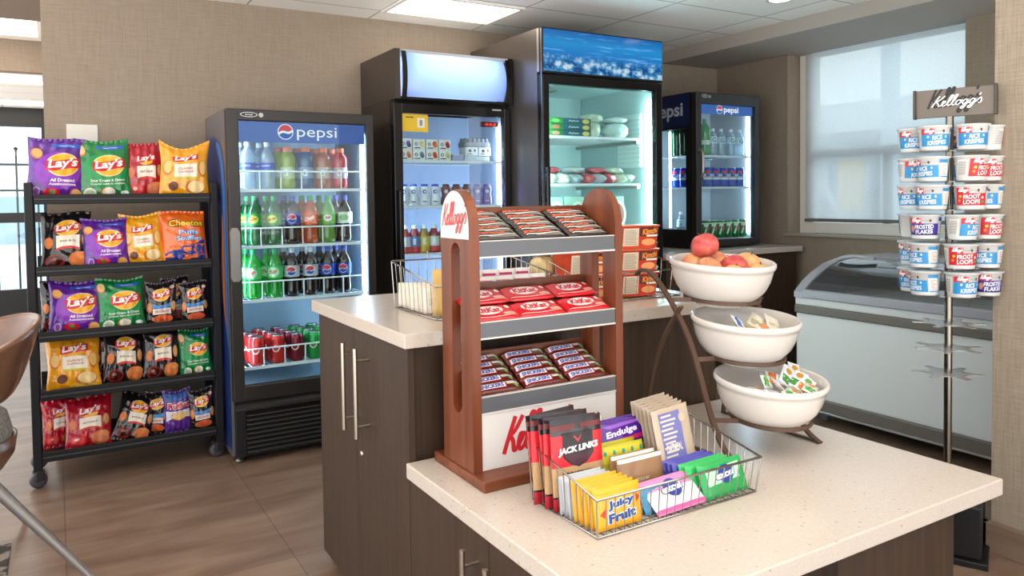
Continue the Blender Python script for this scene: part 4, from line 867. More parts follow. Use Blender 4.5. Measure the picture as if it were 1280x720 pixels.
def bag(kind, W, H, T, seed, dip=0.):
    mb = MB(); pr = MB(); film = lambda c: P(c, .16, coat=.6, bump=.35, bscale=38)
    base = {'purple': '#5c2590', 'green': '#0f7a3c', 'ketchup': '#b0152a', 'classic': '#eea11c', 'bbq': '#1d1719', 'smoky': '#241a1c', 'puffs': '#ee6a1e', 'wave': '#5f2f8e'}[kind]
    mp = pouch(mb, W, H, T, film(base), seed, dip)
    h = H
    if kind in ('purple', 'green'):
        a = P('#8a35b4', .3) if kind == 'purple' else P('#14904a', .3)
        pr.p_disc(mp, 0.02*W, .47, .42*W, .30, a, 0, 24, 4)
        pr.p_rect(mp, -.10*W, .84, .40*W, .90, P('#2f62c4', .3), 1, 8, 2, -.02).p_stroke(mp, [(.02*W, .878), (.1*W, .868), (.18*W, .872), (.28*W, .860)], .006, TXW, 2)
        logo(pr, mp, .10*W, .56, .62*W, h)
        if kind == 'purple':
            pr.p_text(mp, 'All Dressed', .10*W, .315, .44*W, .05, TXW, 2, 0, .03); pr.p_text(mp, 'Assaisonnees', .10*W, .255, .48*W, .04, TXW, 2, 0, .02)
            chip(pr, mp, -.36*W, .74, .10*W, .09); chip(pr, mp, .34*W, .10, .11*W, .09, .6); chip(pr, mp, .22*W, .05, .12*W, .035, .3)
            pr.p_disc(mp, -.08*W, .125, .15*W, .065, P('#c8202c', .3), 2, 18, 2).p_disc(mp, -.07*W, .13, .05*W, .03, P('#2f7a34', .4), 3, 12, 2).p_disc(mp, -.34*W, .13, .07*W, .08, P('#c9a4d4', .3), 2, 16, 2).p_disc(mp, -.34*W, .13, .045*W, .055, P('#8a4aa8', .3), 3, 14, 2)
        else:
            pr.p_text(mp, 'Sour Cream & Onion', .06*W, .315, .66*W, .045, TXW, 2, 0, .02, .06); pr.p_text(mp, 'Creme sure et oignon', .06*W, .255, .66*W, .04, TXW, 2, 0, .02, .06)
            chip(pr, mp, .05*W, .12, .14*W, .09, .3, CREAM); chip(pr, mp, -.40*W, .80, .09*W, .10, .2, P('#e6c184', .4)); pr.p_disc(mp, -.28*W, .11, .12*W, .085, P('#dfe4d6', .4), 2, 18, 2).p_disc(mp, -.28*W, .12, .08*W, .05, P('#b9c6a8', .4), 3, 14, 2).p_disc(mp, .36*W, .11, .08*W, .035, P('#dfe8da', .4), 2, 14, 2)
    elif kind in ('ketchup', 'classic', 'bbq'):
        logo(pr, mp, .02*W, .70, .52*W, h, kind == 'bbq')
        pr.p_rect(mp, -.21*W, .36, .27*W, .575, CREAM, 3, 6, 4)
        t = {'ketchup': ['KETCHUP'], 'classic': ['CLASSIC', 'CLASSIQUE'], 'bbq': ['BAR-B-Q']}[kind]
        for i, q in enumerate(t): pr.p_text(mp, q, .03*W, .475-.055*i+.025*(len(t)-1), .32*W, .036, P({'ketchup': '#6a1420', 'classic': '#a8322a', 'bbq': '#4a2014'}[kind], .4), 4, 0, .02)
        if kind == 'classic':
            pr.p_rect(mp, -.21*W, .335, .27*W, .365, P('#c9c832', .4), 4, 6, 1)
            chip(pr, mp, -.36*W, .52, .10*W, .13, 0, P('#f0c070', .4)); chip(pr, mp, .38*W, .50, .08*W, .14, 0, P('#f0c070', .4)); chip(pr, mp, .22*W, .19, .20*W, .12, .2, P('#f0cf90', .4))
            pr.p_disc(mp, -.22*W, .21, .10*W, .075, P('#6a3a24', .4), 2, 16, 2).p_poly(mp, [(-.10*W, .06), (.45*W, .05), (.42*W, .10), (.02*W, .12)], P('#f6c24a', .3), 1)
        else:
            pr.p_poly(mp, [(-.21*W, .36), (-.1*W, .385), (.03*W, .395), (.16*W, .385), (.27*W, .36), (.27*W, .33), (.03*W, .355), (-.21*W, .33)], P('#d0352c', .35), 4)
            cc_ = P('#dc7a3c', .4) if kind == 'bbq' else P('#d97a58', .4)
            chip(pr, mp, -.36*W, .46, .09*W, .10, 0, cc_); chip(pr, mp, .38*W, .50, .07*W, .11, 0, P('#d8a86a', .4))
            chip(pr, mp, .24*W, .17, .20*W, .13, .2, cc_); chip(pr, mp, .30*W, .23, .15*W, .07, -.3, P('#e79a58', .4))
            pr.p_disc(mp, -.23*W, .15, .20*W, .115, P('#7a1f16' if kind == 'bbq' else '#c82a30', .3), 2, 20, 2).p_disc(mp, -.23*W, .16, .15*W, .08, P('#3a0f0c' if kind == 'bbq' else '#e0484a', .25), 3, 18, 2).p_disc(mp, -.26*W, .18, .06*W, .03, P('#b05a48' if kind == 'bbq' else '#f4c8c0', .3), 4, 12, 2)
    elif kind == 'smoky':
        logo(pr, mp, 0, .70, .62*W, h)
        pr.p_poly(mp, [(-.34*W, .50), (-.1*W, .465), (.1*W, .465), (.34*W, .50), (.34*W, .42), (.1*W, .385), (-.1*W, .385), (-.34*W, .42)], P('#4f8ecb', .35), 3)
        pr.p_rect(mp, -.30*W, .26, .30*W, .39, P('#e6cfc4', .4), 2, 6, 3).p_text(mp, 'SMOKY BACON', 0, .325, .44*W, .035, P('#8a3a30', .4), 4, 0, .02)
        chip(pr, mp, -.40*W, .42, .08*W, .12, 0, P('#d88a4c', .4)); chip(pr, mp, .40*W, .42, .09*W, .11, 0, P('#e0a868', .4)); chip(pr, mp, .02*W, .16, .34*W, .085, .1, P('#d85a34', .4)); pr.p_disc(mp, .36*W, .84, .08*W, .04, P('#e0b0a8', .4), 2, 12, 2)
    elif kind == 'puffs':
        BU = P('#1c3f94', .3); pr.p_poly(mp, [(-.44*W, .04), (.44*W, .04), (.46*W, .46), (.2*W, .36), (-.05*W, .33), (-.46*W, .22)], BU, 1)
        pr.p_text(mp, 'Cheetos', .06*W, .755, .80*W, .155, P('#231a12', .3), 2, .1, .09, .10/h*.25, .35); pr.p_text(mp, 'Cheetos', .06*W, .755, .77*W, .125, P('#f7c62a', .3), 3, .1, .035, .10/h*.25, .35)
        for t, y, w in (('Puffs', .585, .46), ('Souffles', .475, .58)):
            pr.p_text(mp, t, .10*W, y, w*W, .10, P('#24509c', .3), 2, 0, .08, .03/h); pr.p_text(mp, t, .10*W, y, w*W*.97, .085, P('#bcd8f2', .3), 3, 0, .02, .03/h)
        rnd = random.Random(5)
        for i in range(11):
            x, y, a = rnd.uniform(-.34, .38)*W, rnd.uniform(.07, .34), rnd.uniform(0, 3)
            pts = [(x+.07*W*cos(a+t)*1.1, y+.045*sin(a+t)*1.1) for t in (0, .8, 1.6, 2.4)]; pr.p_stroke(mp, [(p, q) for p, q in pts], .03, P(('#f08034', '#e4682a')[i % 2], .4), 2+i % 3)
    elif kind == 'wave':
        pr.p_poly(mp, [(-.46*W, .93), (.46*W, .93), (.46*W, .80), (-.46*W, .76)], P('#3f6fb8', .3), 1).p_poly(mp, [(-.45*W, .30), (-.2*W, .36), (0, .31), (.2*W, .37), (.45*W, .32), (.45*W, .52), (-.45*W, .52)], P('#e3dfe6', .3), 1)
        pr.p_text(mp, 'Ruffles', .02*W, .64, .84*W, .17, P('#f6f2f4', .3), 2, .1, .09); pr.p_text(mp, 'Ruffles', .02*W, .64, .80*W, .14, RED, 3, .1, .04)
        chip(pr, mp, 0, .40, .30*W, .10, .2, P('#e8c27a', .4))
    for v0, v1 in ((.012, .042), (.958, .988)): pr.p_rect(mp, -.49*W, v0, .49*W, v1, P(base, .15, coat=.5, metal=.3), 0, 10, 1)
    o = mb.ob('chip_bag'); pr.ob('printed_front', o)
    return o
HUE = {'purple': 'purple', 'green': 'green', 'ketchup': 'red', 'classic': 'yellow', 'bbq': 'black', 'smoky': 'black blue-banded', 'puffs': 'orange puffs', 'wave': 'purple and white'}
def at(px, y):   # x on the rack front for a photograph column
    return -.09+(px-37)*.00328*(1+.0)
BAGS = [ # kind, x centre, y offset, width, height, shelf index, yaw, lean, label, dip, roll
 ('purple', .005, .115, .232, .285, 4, .10, .10, 'purple chip bag at the left end of the top shelf of the snack rack', .02, .06),
 ('green', .205, .125, .228, .285, 4, .0, .12, 'green chip bag, second from the left on the top shelf of the snack rack', .02, -.02),
 ('ketchup', .372, .155, .18, .275, 4, .10, .12, 'narrow red ketchup chip bag on the top shelf between green and yellow', .02, .03),
 ('classic', .538, .095, .225, .29, 4, -.10, .10, 'yellow chip bag with a dipped top at the right end of the top shelf', .16, .03),
 ('bbq', .040, .115, .205, .27, 3, .0, .20, 'black barbecue chip bag at the left of the second shelf of the rack', .02, .02),
 ('purple', .202, .10, .195, .245, 3, .0, .18, 'purple chip bag, second on the second shelf of the snack rack', .10, -.05),
 ('classic', .358, .115, .185, .255, 3, -.10, .16, 'yellow chip bag in the middle of the second shelf, beside the orange bag', .03, -.05),
 ('puffs', .540, .105, .210, .262, 3, .0, .14, 'orange cheese puffs bag with blue base at the right of the second shelf', .02, -.03),
 ('purple', .068, .10, .215, .245, 2, .0, .22, 'purple chip bag at the left of the third shelf of the snack rack', .03, .02),
 ('green', .256, .10, .205, .245, 2, .0, .18, 'green chip bag, second on the third shelf of the snack rack', .04, -.04),
 ('smoky', .425, .10, .140, .215, 2, -.05, .14, 'black blue-banded chip bag, left of the two on the third shelf', .02, .0),
 ('smoky', .572, .10, .130, .205, 2, .05, .12, 'black blue-banded chip bag at the right end of the third shelf', .02, .0),
 ('classic', .055, .10, .220, .262, 1, .0, .24, 'yellow chip bag at the left of the fourth shelf of the snack rack', .02, .0),
 ('bbq', .258, .11, .180, .262, 1, .08, .22, 'black barbecue chip bag left of its twin on the fourth shelf', .02, .05),
 ('bbq', .418, .10, .165, .262, 1, .0, .18, 'black barbecue chip bag right of its twin on the fourth shelf', .02, .03),
 ('green', .575, .10, .150, .235, 1, .0, .16, 'green chip bag at the right end of the fourth shelf of the rack', .05, -.06),
 ('ketchup', .105, .10, .195, .235, 0, .0, .30, 'red ketchup chip bag in front on the bottom shelf of the snack rack', .02, .02),
 ('ketchup', -.005, .19, .14, .23, 0, .1, .14, 'dark red chip bag tucked into the left corner of the bottom shelf', .02, .0),
 ('bbq', .272, .10, .170, .225, 0, .0, .36, 'black barbecue chip bag slumped sideways on the bottom shelf', .02, .30),
 ('smoky', .385, .15, .12, .21, 0, -.3, .12, 'narrow black blue-banded chip bag behind the slumped bag, bottom shelf', .02, .10),
 ('wave', .490, .12, .130, .21, 0, .05, .12, 'purple and white ridged chip bag on the bottom shelf of the rack', .02, -.03),
 ('smoky', .596, .10, .120, .205, 0, -.05, .12, 'black blue-banded chip bag at the right end of the bottom shelf', .02, -.03),
 ('smoky', .495, .19, .13, .225, 2, .0, .05, 'black chip bag half hidden between the two banded bags, third shelf', .02, .0),
 ('bbq', .005, .20, .15, .235, 2, .0, .08, 'black chip bag behind the purple one, left corner of the third shelf', .02, .0),
 ('bbq', .195, .21, .13, .25, 1, .0, .08, 'black chip bag hidden behind, between yellow and barbecue, fourth shelf', .02, .0),
]
for i, (k, x, y, W, H, s, yaw, lean, l, dip, roll) in enumerate(BAGS):
    o = bag(k, W, H, .034 if W > .17 else .026, 11*i+3, dip)
    # bags lean back on whatever stands behind them
    setup(o, None, (x, RY+y-.03, SHZ[s]-.028), 0, 0, l, 'chip bag', 'chip bags on the snack rack', None, (-lean, roll, yaw))
# ---------------------------------------------------------------- wooden candy display
cd = root('candy_display', 'reddish wooden three-tier candy display stand on the low island', 'candy display', (0, 0, 0))
DX0, DX1, DY0, DY1 = .842, 1.301, 1.597, 1.757
bs = MB(); b0, b1, ya, yb = .836, 1.307, 1.535, 1.808
bs.rbox(b0, b1, ya, yb, ZL, ZL+.026, CHERRYX, .003).ob('base', cd)
def panel(x):
    # arched side panel with a long rounded slot
    yc, hw = (DY0+DY1)/2, (DY1-DY0)/2; zt, zb = 1.273, ZL+.026; N = 12
    zs0, zs1, sw_ = .722, 1.142, .024
    yo = [(yc+hw*cos(pi*k/N), zt-.095+.095*sin(pi*k/N)) for k in range(N+1)]          # back to front over the top
    outer = [(DY1, zb)]+yo+[(DY0, zb)]
    top = [(yc+sw_*cos(pi*k/8), zs1-sw_+sw_*sin(pi*k/8)) for k in range(9)]; bot = [(yc-sw_*cos(pi*k/8), zs0+sw_-sw_*sin(pi*k/8)) for k in range(9)]
    hole = top+bot
    m = MB()
    T = tessellate_polygon([[Vector((a, b, 0)) for a, b in outer], [Vector((a, b, 0)) for a, b in hole]])
    allp = outer+hole
    m.add([(x, a, b) for a, b in allp], [tuple(t) for t in T], CHERRY); m.add([(x+.024, a, b) for a, b in allp], [tuple(t) for t in T], CHERRY)
    for lp in (outer, hole):
        n = len(lp); V = [(x, a, b) for a, b in lp]+[(x+.024, a, b) for a, b in lp]
        m.add(V, [(i, (i+1) % n, n+(i+1) % n, n+i) for i in range(n)], CHERRY)
    return m.ob('side_panel', cd)
pl = panel(DX0); pr_ = panel(DX1-.024)
mpL = plane((DX0-.0004, (DY0+DY1)/2, 0), (0, -1, 0), (0, 0, 1))
sg = MB(); sg.p_poly(mpL, [(-.0795, 1.152), (.0735, 1.152)]+[(-.003+.0765*cos(pi*k/14), 1.178+.092*sin(pi*k/14)) for k in range(15)], P('#dcd3cc', .4), 1)
p_script(sg, mpL, -.004, 1.203, .128, P('#cf2f38', .4), 3, .062)
sg.ob('rounded_sign', cd)
GREY = P('#595b60', .4); LIPW = P('#cfc8c0', .4)
TIERS = [(1.108, 1.147), (.912, .951), (.730, .770)]
SLOPE = .5; XA, XB = DX0+.024, DX1-.024
for z0, z1 in TIERS:
    s = MB(); ys, ye = DY0+.014, DY1-.006
    zt = z1-.012
    s.add([(XA, ys, zt), (XB, ys, zt), (XB, ye, zt+SLOPE*(ye-ys)), (XA, ye, zt+SLOPE*(ye-ys)), (XA, ys, zt-.008), (XB, ys, zt-.008), (XB, ye, zt-.008+SLOPE*(ye-ys)), (XA, ye, zt-.008+SLOPE*(ye-ys))],
          [(0, 1, 2, 3), (7, 6, 5, 4), (0, 4, 5, 1), (2, 6, 7, 3)], CHERRYX)
    s.box(XA, XB, ye-.004, ye+.004, zt-.008+SLOPE*(ye-ys), zt+.022+SLOPE*(ye-ys), CHERRYX)
    so = s.ob('sloped_shelf', cd)
    MB().box(XA, XB, DY0+.003, DY0+.013, z0, z1, GREY).box(XA, XB, DY0+.002, DY0+.014, z1-.001, z1+.001, LIPW).box(XA, XB, DY0+.001, DY0+.014, z0-.002, z0+.002, LIPW).ob('price_rail', so)
fb = MB().box(XA, XB, DY0+.004, DY0+.012, ZL+.027, .728, P('#d9d5d1', .35)); fb.ob('front_board', cd)
mpF = plane((0, DY0+.0038, 0), (1, 0, 0), (0, 0, 1)); bl = MB(); p_script(bl, mpF, 1.028, .655, .20, P('#c3242f', .4), 1, .115); bl.ob('board_lettering', cd)
# bars on the three tiers
def wrapbar(L, D, T, base, prints, name, crimp=.012):
    """flat wrapped bar lying along x, printed face up (+z), crimped ends; origin at front-bottom centre"""
    mb = MB(); m = P(base, .22, coat=.5); N = 14
    def f(u, v):
        x = (u-.5)*L; e = min(1., (min(u, 1-u)*L)/(crimp*1.8)); e = e*e*(3-2*e)
        zz_ = T*(.12+.88*e); a = v*2*pi
        rx = abs(cos(a))**.55*(1 if cos(a) > 0 else -1); rz = abs(sin(a))**.55*(1 if sin(a) > 0 else -1)
        return (x, D/2-rx*D/2*(.92+.08*e), T/2+rz*zz_/2)
    mb.surf(f, N, 20, m)
    o = mb.ob(name)
    def mp(x, y, Lr=1):
        e = max(.0, min(1., (L/2-abs(x))/(crimp*1.8))); e = e*e*(3-2*e)
        q = max(-1., min(1., (D/2-y)/(D/2))); q = (1-abs(q)**3.6)**.28 if abs(q) < 1 else 0
        return Vector((x, y, T/2+T/2*(.12+.88*e)*q+.0004+.0003*Lr))
    pm = MB(); prints(pm, mp, L, D); pm.ob('printed_wrapper', o)
    return o
def pr_mars(p, mp, L, D):
    p.p_poly(mp, [(-.44*L, .46*D), (.26*L, .54*D), (.30*L, .60*D), (-.42*L, .53*D)], P('#b98a4a', .35), 1).p_text(mp, 'MARS', -.10*L, .74*D, .64*L, .40*D, P('#ea5a40', .35), 2, .15, .07, .04)
    p.p_stroke(mp, [(-.40*L, .30*D), (-.1*L, .26*D), (.2*L, .38*D), (.46*L, .34*D)], .14*D, P('#f0ece6', .3), 1).p_disc(mp, .40*L, .66*D, .05*L, .16*D, P('#7da23a', .35), 1, 12, 1).p_rect(mp, -.2*L, .08*D, .44*L, .18*D, P('#8b837c', .3), 1, 6, 1)
def pr_kit(p, mp, L, D):
    p.p_disc(mp, -.06*L, .56*D, .30*L, .30*D, P('#f4ece8', .3), 1, 20, 2, .03).p_text(mp, 'KitKat', -.06*L, .56*D, .50*L, .36*D, P('#d2202c', .35), 3, .12, .04)
    p.p_stroke(mp, [(-.44*L, .14*D), (0, .10*D), (.44*L, .20*D)], .05*D, P('#f0c8c4', .3), 1).p_disc(mp, .36*L, .72*D, .05*L, .12*D, P('#f0dcd4', .3), 1, 12, 1).p_poly(mp, [(.2*L, .34*D), (.44*L, .38*D), (.44*L, .22*D), (.2*L, .2*D)], P('#e8a890', .35), 1)
def pr_snick(p, mp, L, D):
    p.p_poly(mp, [(-.46*L, .20*D), (.16*L, .26*D), (.19*L, .88*D), (-.43*L, .84*D)], P('#d9202c', .3), 1).p_poly(mp, [(-.45*L, .25*D), (.145*L, .31*D), (.17*L, .82*D), (-.42*L, .78*D)], P('#efeef4', .3), 2)
    p.p_text(mp, 'SNICKERS', -.14*L, .54*D, .54*L, .42*D, P('#26409c', .35), 3, .18, .045, .05).p_disc(mp, .38*L, .40*D, .05*L, .24*D, P('#6fae4a', .35), 1, 12, 1).p_rect(mp, .20*L, .55*D, .46*L, .9*D, P('#d8cfc4', .3), 1, 4, 1)
bstore = {}
SL = atan2(SLOPE, 1)
def lay(key, make, tier, col, row, x, dist, lift, lab, grp, yaw=0.):
    z1 = TIERS[tier][1]-.012; y = DY0+.016+dist*cos(SL); z = z1+dist*sin(SL)+lift
    put(bstore, key, make, (x, y, z), 0, lab, grp, (SL-.06, 0, yaw))
CN = ['left', 'middle', 'right']; RN = ['front', 'second', 'third', 'fourth', 'rear']
for c, x in enumerate((.925, 1.062, 1.202)):
    for r in range(5):
        o = lay('mars', lambda: wrapbar(.132, .034, .017, '#231a1a', pr_mars, 'candy_bar'), 0, c, r, x+.002*((r*7) % 3-1)+.006*(4-r)/4, .003+.027*r, .004+.0005*r, f'black and orange candy bar, {RN[r]} row of the {CN[c]} pile, top tier of the display', 'bars on the top tier', .03*((r*5+c) % 3-1))
bstore['mars']['category'] = 'candy bar'
for c, x in enumerate((.920, 1.060, 1.205)):
    for r in range(2):
        lay('kit', lambda: wrapbar(.142, .066, .014, '#d01a26', pr_kit, 'chocolate_bar'), 1, c, r, x+.004*r, .004+.066*r, .004+.004*r, f'red wafer chocolate bar, {("front", "back")[r]} row of the {CN[c]} pile on the middle tier', 'chocolate bars on the middle tier', .02*(c-1))
for c, x in enumerate((.925, 1.062, 1.198)):
    for r in range(5):
        lay('snick', lambda: wrapbar(.130, .034, .018, '#5a2018', pr_snick, 'nougat_bar'), 2, c, r, x-.003*((r*3) % 3-1), .003+.027*r, .004+.0005*r, f'brown nougat bar with blue lettering, {RN[r]} row of the {CN[c]} pile, lowest tier', 'bars on the lowest tier', .025*((r*5+c) % 3-1))
for k in ('mars', 'kit', 'snick'): bstore[k]['category'] = 'candy bar'
for o in bpy.data.objects:
    if o.parent is None and o.name.split('.')[0] in ('candy_bar', 'chocolate_bar', 'nougat_bar'): o['category'] = 'candy bar'
# a second layer under the chocolate bars
# ---------------------------------------------------------------- wire basket of gum, jerky and packets on the low island
WIRE = P('#b9b5b0', .25, 1.)
def basket(name, label, x0, x1, y0, y1, z, zf, zb, flare=.02, step=.0225, hooks=True, r=.0016, group=None):
    o = root(name, label, 'basket', (0, 0, 0), 0, group); f = flare
    T = [(x0-f*.3, y0-f*.3, zf), (x1+f*.6, y0-f*.3, zf), (x1+f*.2, y1+f*.4, zb), (x0-f*.3, y1+f*.4, zb)]
    B = [(x0, y0, z), (x1, y0, z), (x1, y1, z), (x0, y1, z)]
    MB().tube(T, r*1.9, WIRE, 6, True).ob('top_rim', o)
    MB().tube([(a, b, c+r) for a, b, c in B], r*1.5, WIRE, 6, True).ob('bottom_rim', o)
    w = MB(); nx = max(2, int(round((x1-x0)/step))); ny = max(2, int(round((y1-y0)/step)))
    L = lambda p, q, t: tuple(a+(b-a)*t for a, b in zip(p, q))
    for k in range(1, nx):
        t = k/nx; w.tube([L(T[0], T[1], t), L(B[0], B[1], t), L(B[3], B[2], t), L(T[3], T[2], t)], r, WIRE, 4)
    for k in range(1, ny):
        t = k/ny; w.tube([L(T[0], T[3], t), L(B[0], B[3], t), L(B[1], B[2], t), L(T[1], T[2], t)], r, WIRE, 4)
    for a, b in zip(T, B): w.tube([a, b], r*1.3, WIRE, 5)
    w.ob('wire_mesh', o)
    if hooks:
        for k in (.3, .45, .72):
            p = L(T[3], T[2], k); MB().tube([p, (p[0], p[1]+.004, p[2]+.022), (p[0]+.004, p[1]+.018, p[2]+.026), (p[0]+.004, p[1]+.022, p[2]+.016)], r*1.3, WIRE, 5).ob('hook', o)
    return o
basket('wire_basket', 'low sloping wire basket of jerky and gum in front on the low island', .912, 1.368, 1.205, 1.446, ZL+.001, .646, .700, .02)
GB = 'packets in the front wire basket'
def flatpack(W, H, T, base, prints, name, cat, rough=.22, edge=None):
    """upright flat packet, front face towards -y, origin at the bottom centre"""
    mb = MB(); m = P(base, rough, coat=.3)
    def g(u, v): return T/2*(max(0, 1-abs(2*u-1)**5)*max(0, 1-abs(2*v-1)**7))**.4+.0006*sin(17*u+9*v)*sin(13*v)
    mb.surf(lambda u, v: ((u-.5)*W, -g(u, v), v*H), 14, 14, m); mb.surf(lambda u, v: ((.5-u)*W, g(u, v), v*H), 14, 14, P(edge, rough) if edge else m)
    o = mb.ob(name); o['category'] = cat
    mp = lambda x, y, L=1: Vector((x*W, -g(x+.5, y)-.0004-.0003*L, y*H))
    if prints: pm = MB(); prints(pm, mp); pm.ob('printed_front', o)
    return o
def pr_jerky(p, mp):
    p.p_rect(mp, -.5, .44, .5, .82, P('#d8232e', .35), 1, 8, 6).p_rect(mp, -.5, .16, .5, .47, P('#b99468', .5), 2, 8, 3).p_poly(mp, [(-.30, .84), (.30, .84), (.30, .58), (.16, .49), (0, .45), (-.16, .49), (-.30, .58)], P('#2a2427', .35), 3)
    p.p_poly(mp, [(-.29, .60), (.29, .60), (.16, .51), (0, .47), (-.16, .51)], P('#4a2230', .35), 4).p_poly(mp, [(-.09, .795), (-.06, .80), (.0, .755), (.07, .81), (.05, .775), (.0, .725), (-.05, .77)], P('#d8303a', .4), 5)
    p.p_text(mp, 'JACK LINKS', 0, .65, .78, .09, P('#efeae6', .35), 5, .1, .05, .04).p_text(mp, 'ORIGINAL', 0, .38, .54, .06, P('#3a2c22', .5), 5, 0, .03).p_text(mp, 'BEEF JERKY', .04, .29, .5, .03, P('#6a4c34', .5), 5, 0, .02)
    p.p_rect(mp, -.5, .875, -.05, .935, P('#6a2a2c', .4), 1, 3, 1).p_rect(mp, .05, .875, .5, .935, P('#6a2a2c', .4), 1, 3, 1).p_rect(mp, -.5, .0, .5, .14, P('#a31a26', .35), 1, 6, 2)
kst = {}
jn = ['front', 'second', 'third', 'fourth', 'rearmost']
for k in range(5):
    put(kst, 'jerky', lambda: flatpack(.138, .195, .010, '#241f22', pr_jerky, 'jerky_bag', 'jerky bag', .25, '#8a1a26'), (.972+(.003, -.006, .004, -.012, -.002)[k], 1.352+.0175*k, ZL+.004), 0, f'black and red jerky bag, {jn[k]} of five standing in the wire basket', 'jerky bags in the wire basket', (-.10-.01*k, (.02, .05, -.02, .03, -.03)[k], (.0, -.05, .04, -.05, .05)[k]))
def pr_purple(p, mp):
    p.p_text(mp, 'Enormous' if 0 else 'Endulge', -.08, .52, .66, .30, P('#e6dcec', .35), 2, .1, .035, .15).p_poly(mp, [(-.2, .16), (.38, .2), (.34, .36), (-.2, .3)], P('#c0265e', .35), 2).p_poly(mp, [(-.46, .84), (.44, .9), (.46, .8), (-.3, .72)], P('#8f5ab8', .2), 1)
for k in range(2):
    put(kst, 'pur', lambda: flatpack(.142, .062, .016, '#50238a', pr_purple, 'snack_bar', 'snack bar', .15), (1.152, 1.402+.020*k, ZL+.094), 0, f'purple snack bar lying across the basket, {("front", "rear")[k]} of the two', 'purple bars in the wire basket', (-.4, -.03, 0))
def pr_tea(p, mp):
    for i in range(9): p.p_disc(mp, -.42+.105*i, .86-.1*(i % 2), .035, .05, P('#2f9a86', .35), 2, 10, 1)
    p.p_rect(mp, -.5, .66, .5, .97, P('#cdbf2c', .35), 1, 8, 2).p_text(mp, 'TEA PLUS', 0, .30, .3, .05, P('#d8c6a8', .4), 2, 0, .02)
for k in range(4):
    put(kst, 'tea' if k > 1 else 'brown', (lambda: flatpack(.125, .112, .012, '#b8ae2e', pr_tea, 'drink_sachet', 'sachet', .3)) if k > 1 else (lambda: flatpack(.130, .098, .014, '#9a7350', lambda p, mp: p.p_rect(mp, -.49, .90, .49, .985, P('#ece6de', .4), 1, 8, 1).p_text(mp, 'COCOA MIX', .0, .48, .30, .07, P('#d9c8b0', .4), 1, 0, .02), 'drink_sachet', 'sachet', .35)),
        (1.118-.004*k+(.006 if k == 1 else 0), 1.306+.025*k, ZL+.004), 0, ('plain brown sachet with white torn top in front of the yellow ones', 'brown sachet half hidden behind the front brown one', 'yellow-green dotted sachet, nearer of the two behind the brown ones', 'yellow-green dotted sachet, further back beside the purple bar')[k], GB, (-.16, .0, .0))
def pr_oat(p, mp):
    p.p_rect(mp, -.36, .04, .22, .94, P('#6b6ba4', .4), 1, 8, 10)
    for i in range(16): p.p_rect(mp, -.34+.035*(i % 2), .06+.055*i, -.02+.05*(i % 3), .085+.055*i, P('#cdbfae', .35), 2, 3, 1)
    p.p_text(mp, 'OATMEAL', -.08, .5, .44, .10, P('#d9cfc2', .4), 3, 0, .03).p_disc(mp, .25, .84, .08, .06, P('#b9a890', .4), 2, 14, 1)
for k in range(6):
    put(kst, 'oat', lambda: flatpack(.112, .185, .010, '#b3a08a', pr_oat, 'foil_sachet', 'foil sachet', .2, '#4a3a5a'), (1.246+.003*k, 1.312+.020*k, ZL+.006), 0, f'tan blue-printed foil sachet, {("front", "second", "third", "fourth", "fifth", "rearmost")[k]} of six at the back right of the basket', 'foil sachets in the wire basket', (-.20+.01*k, -.07, .02*(k % 2)))
def pr_jf(p, mp):
    B_ = P('#22468f', .35)
    p.p_text(mp, 'Juicy', .04, .58, .60, .28, P('#dfe8f0', .35), 1, 0, .10, .10).p_text(mp, 'Fruit', .04, .29, .62, .27, P('#dfe8f0', .35), 1, 0, .10, .10).p_text(mp, 'Juicy', .04, .58, .56, .23, B_, 2, 0, .05, .10).p_text(mp, 'Fruit', .04, .29, .58, .22, B_, 2, 0, .05, .10)
    p.p_poly(mp, [(-.42, .40), (-.30, .52), (-.32, .30)], P('#cf3a2a', .35), 1).p_poly(mp, [(.46, .62), (.36, .72), (.36, .50)], P('#cf3a2a', .35), 1)
gn = ['front', 'second', 'third', 'fourth', 'fifth']
for k in range(5):
    put(kst, 'jf', lambda: flatpack(.122, .085, .015, '#f0ab16', pr_jf, 'gum_pack', 'gum pack', .25, '#9a958e'), (.982-.0015*k, 1.222+.0165*k, ZL+.004), 0, f'yellow gum pack, {gn[k]} in its row at the front left of the basket', 'yellow gum packs in the wire basket', (-.16, .0, .0))
for k in range(3):
    put(kst, 'sil', lambda: flatpack(.118, .080, .015, '#b9bdc2', lambda p, mp: p.p_rect(mp, -.4, .75, .4, .9, P('#b4c3d2', .3), 1, 4, 1), 'gum_pack', 'gum pack', .2), (.974-.0015*k, 1.306+.0145*k, ZL+.004), 0, f'silver gum pack behind the yellow ones, {("nearest them", "middle of three", "nearest the jerky")[k]}', 'silver gum packs in the wire basket', (-.16, .0, .0))
def pr_excel(a):
    def f(p, mp):
        if a == 'p': p.p_rect(mp, -.5, .03, .5, .62, P('#efe9ec', .3), 1, 8, 4).p_rect(mp, -.5, .03, .5, .12, P('#e45aa0', .3), 2, 8, 1)
        else: p.p_poly(mp, [(-.4, .35), (.3, .42), (.36, .86), (-.4, .8)], P('#b9ecc6', .3), 1)
        p.p_disc(mp, .02, .60, .17, .26, P('#2a3f8e', .3), 3, 20, 2).p_text(mp, 'excel', .0, .60, .46, .24, P('#2a3f8e', .3), 4, .1, .12, .12).p_text(mp, 'excel', .0, .60, .42, .20, P('#f4f4f6', .3), 5, .1, .04, .12)
    return f
put(kst, 'pink', lambda: flatpack(.142, .085, .012, '#e887b8', pr_excel('p'), 'gum_pack', 'gum pack', .25), (1.152, 1.214, ZL+.006), 0, 'pink and white gum pack lying back at the front middle of the basket', GB, (-.92, -.03, 0))
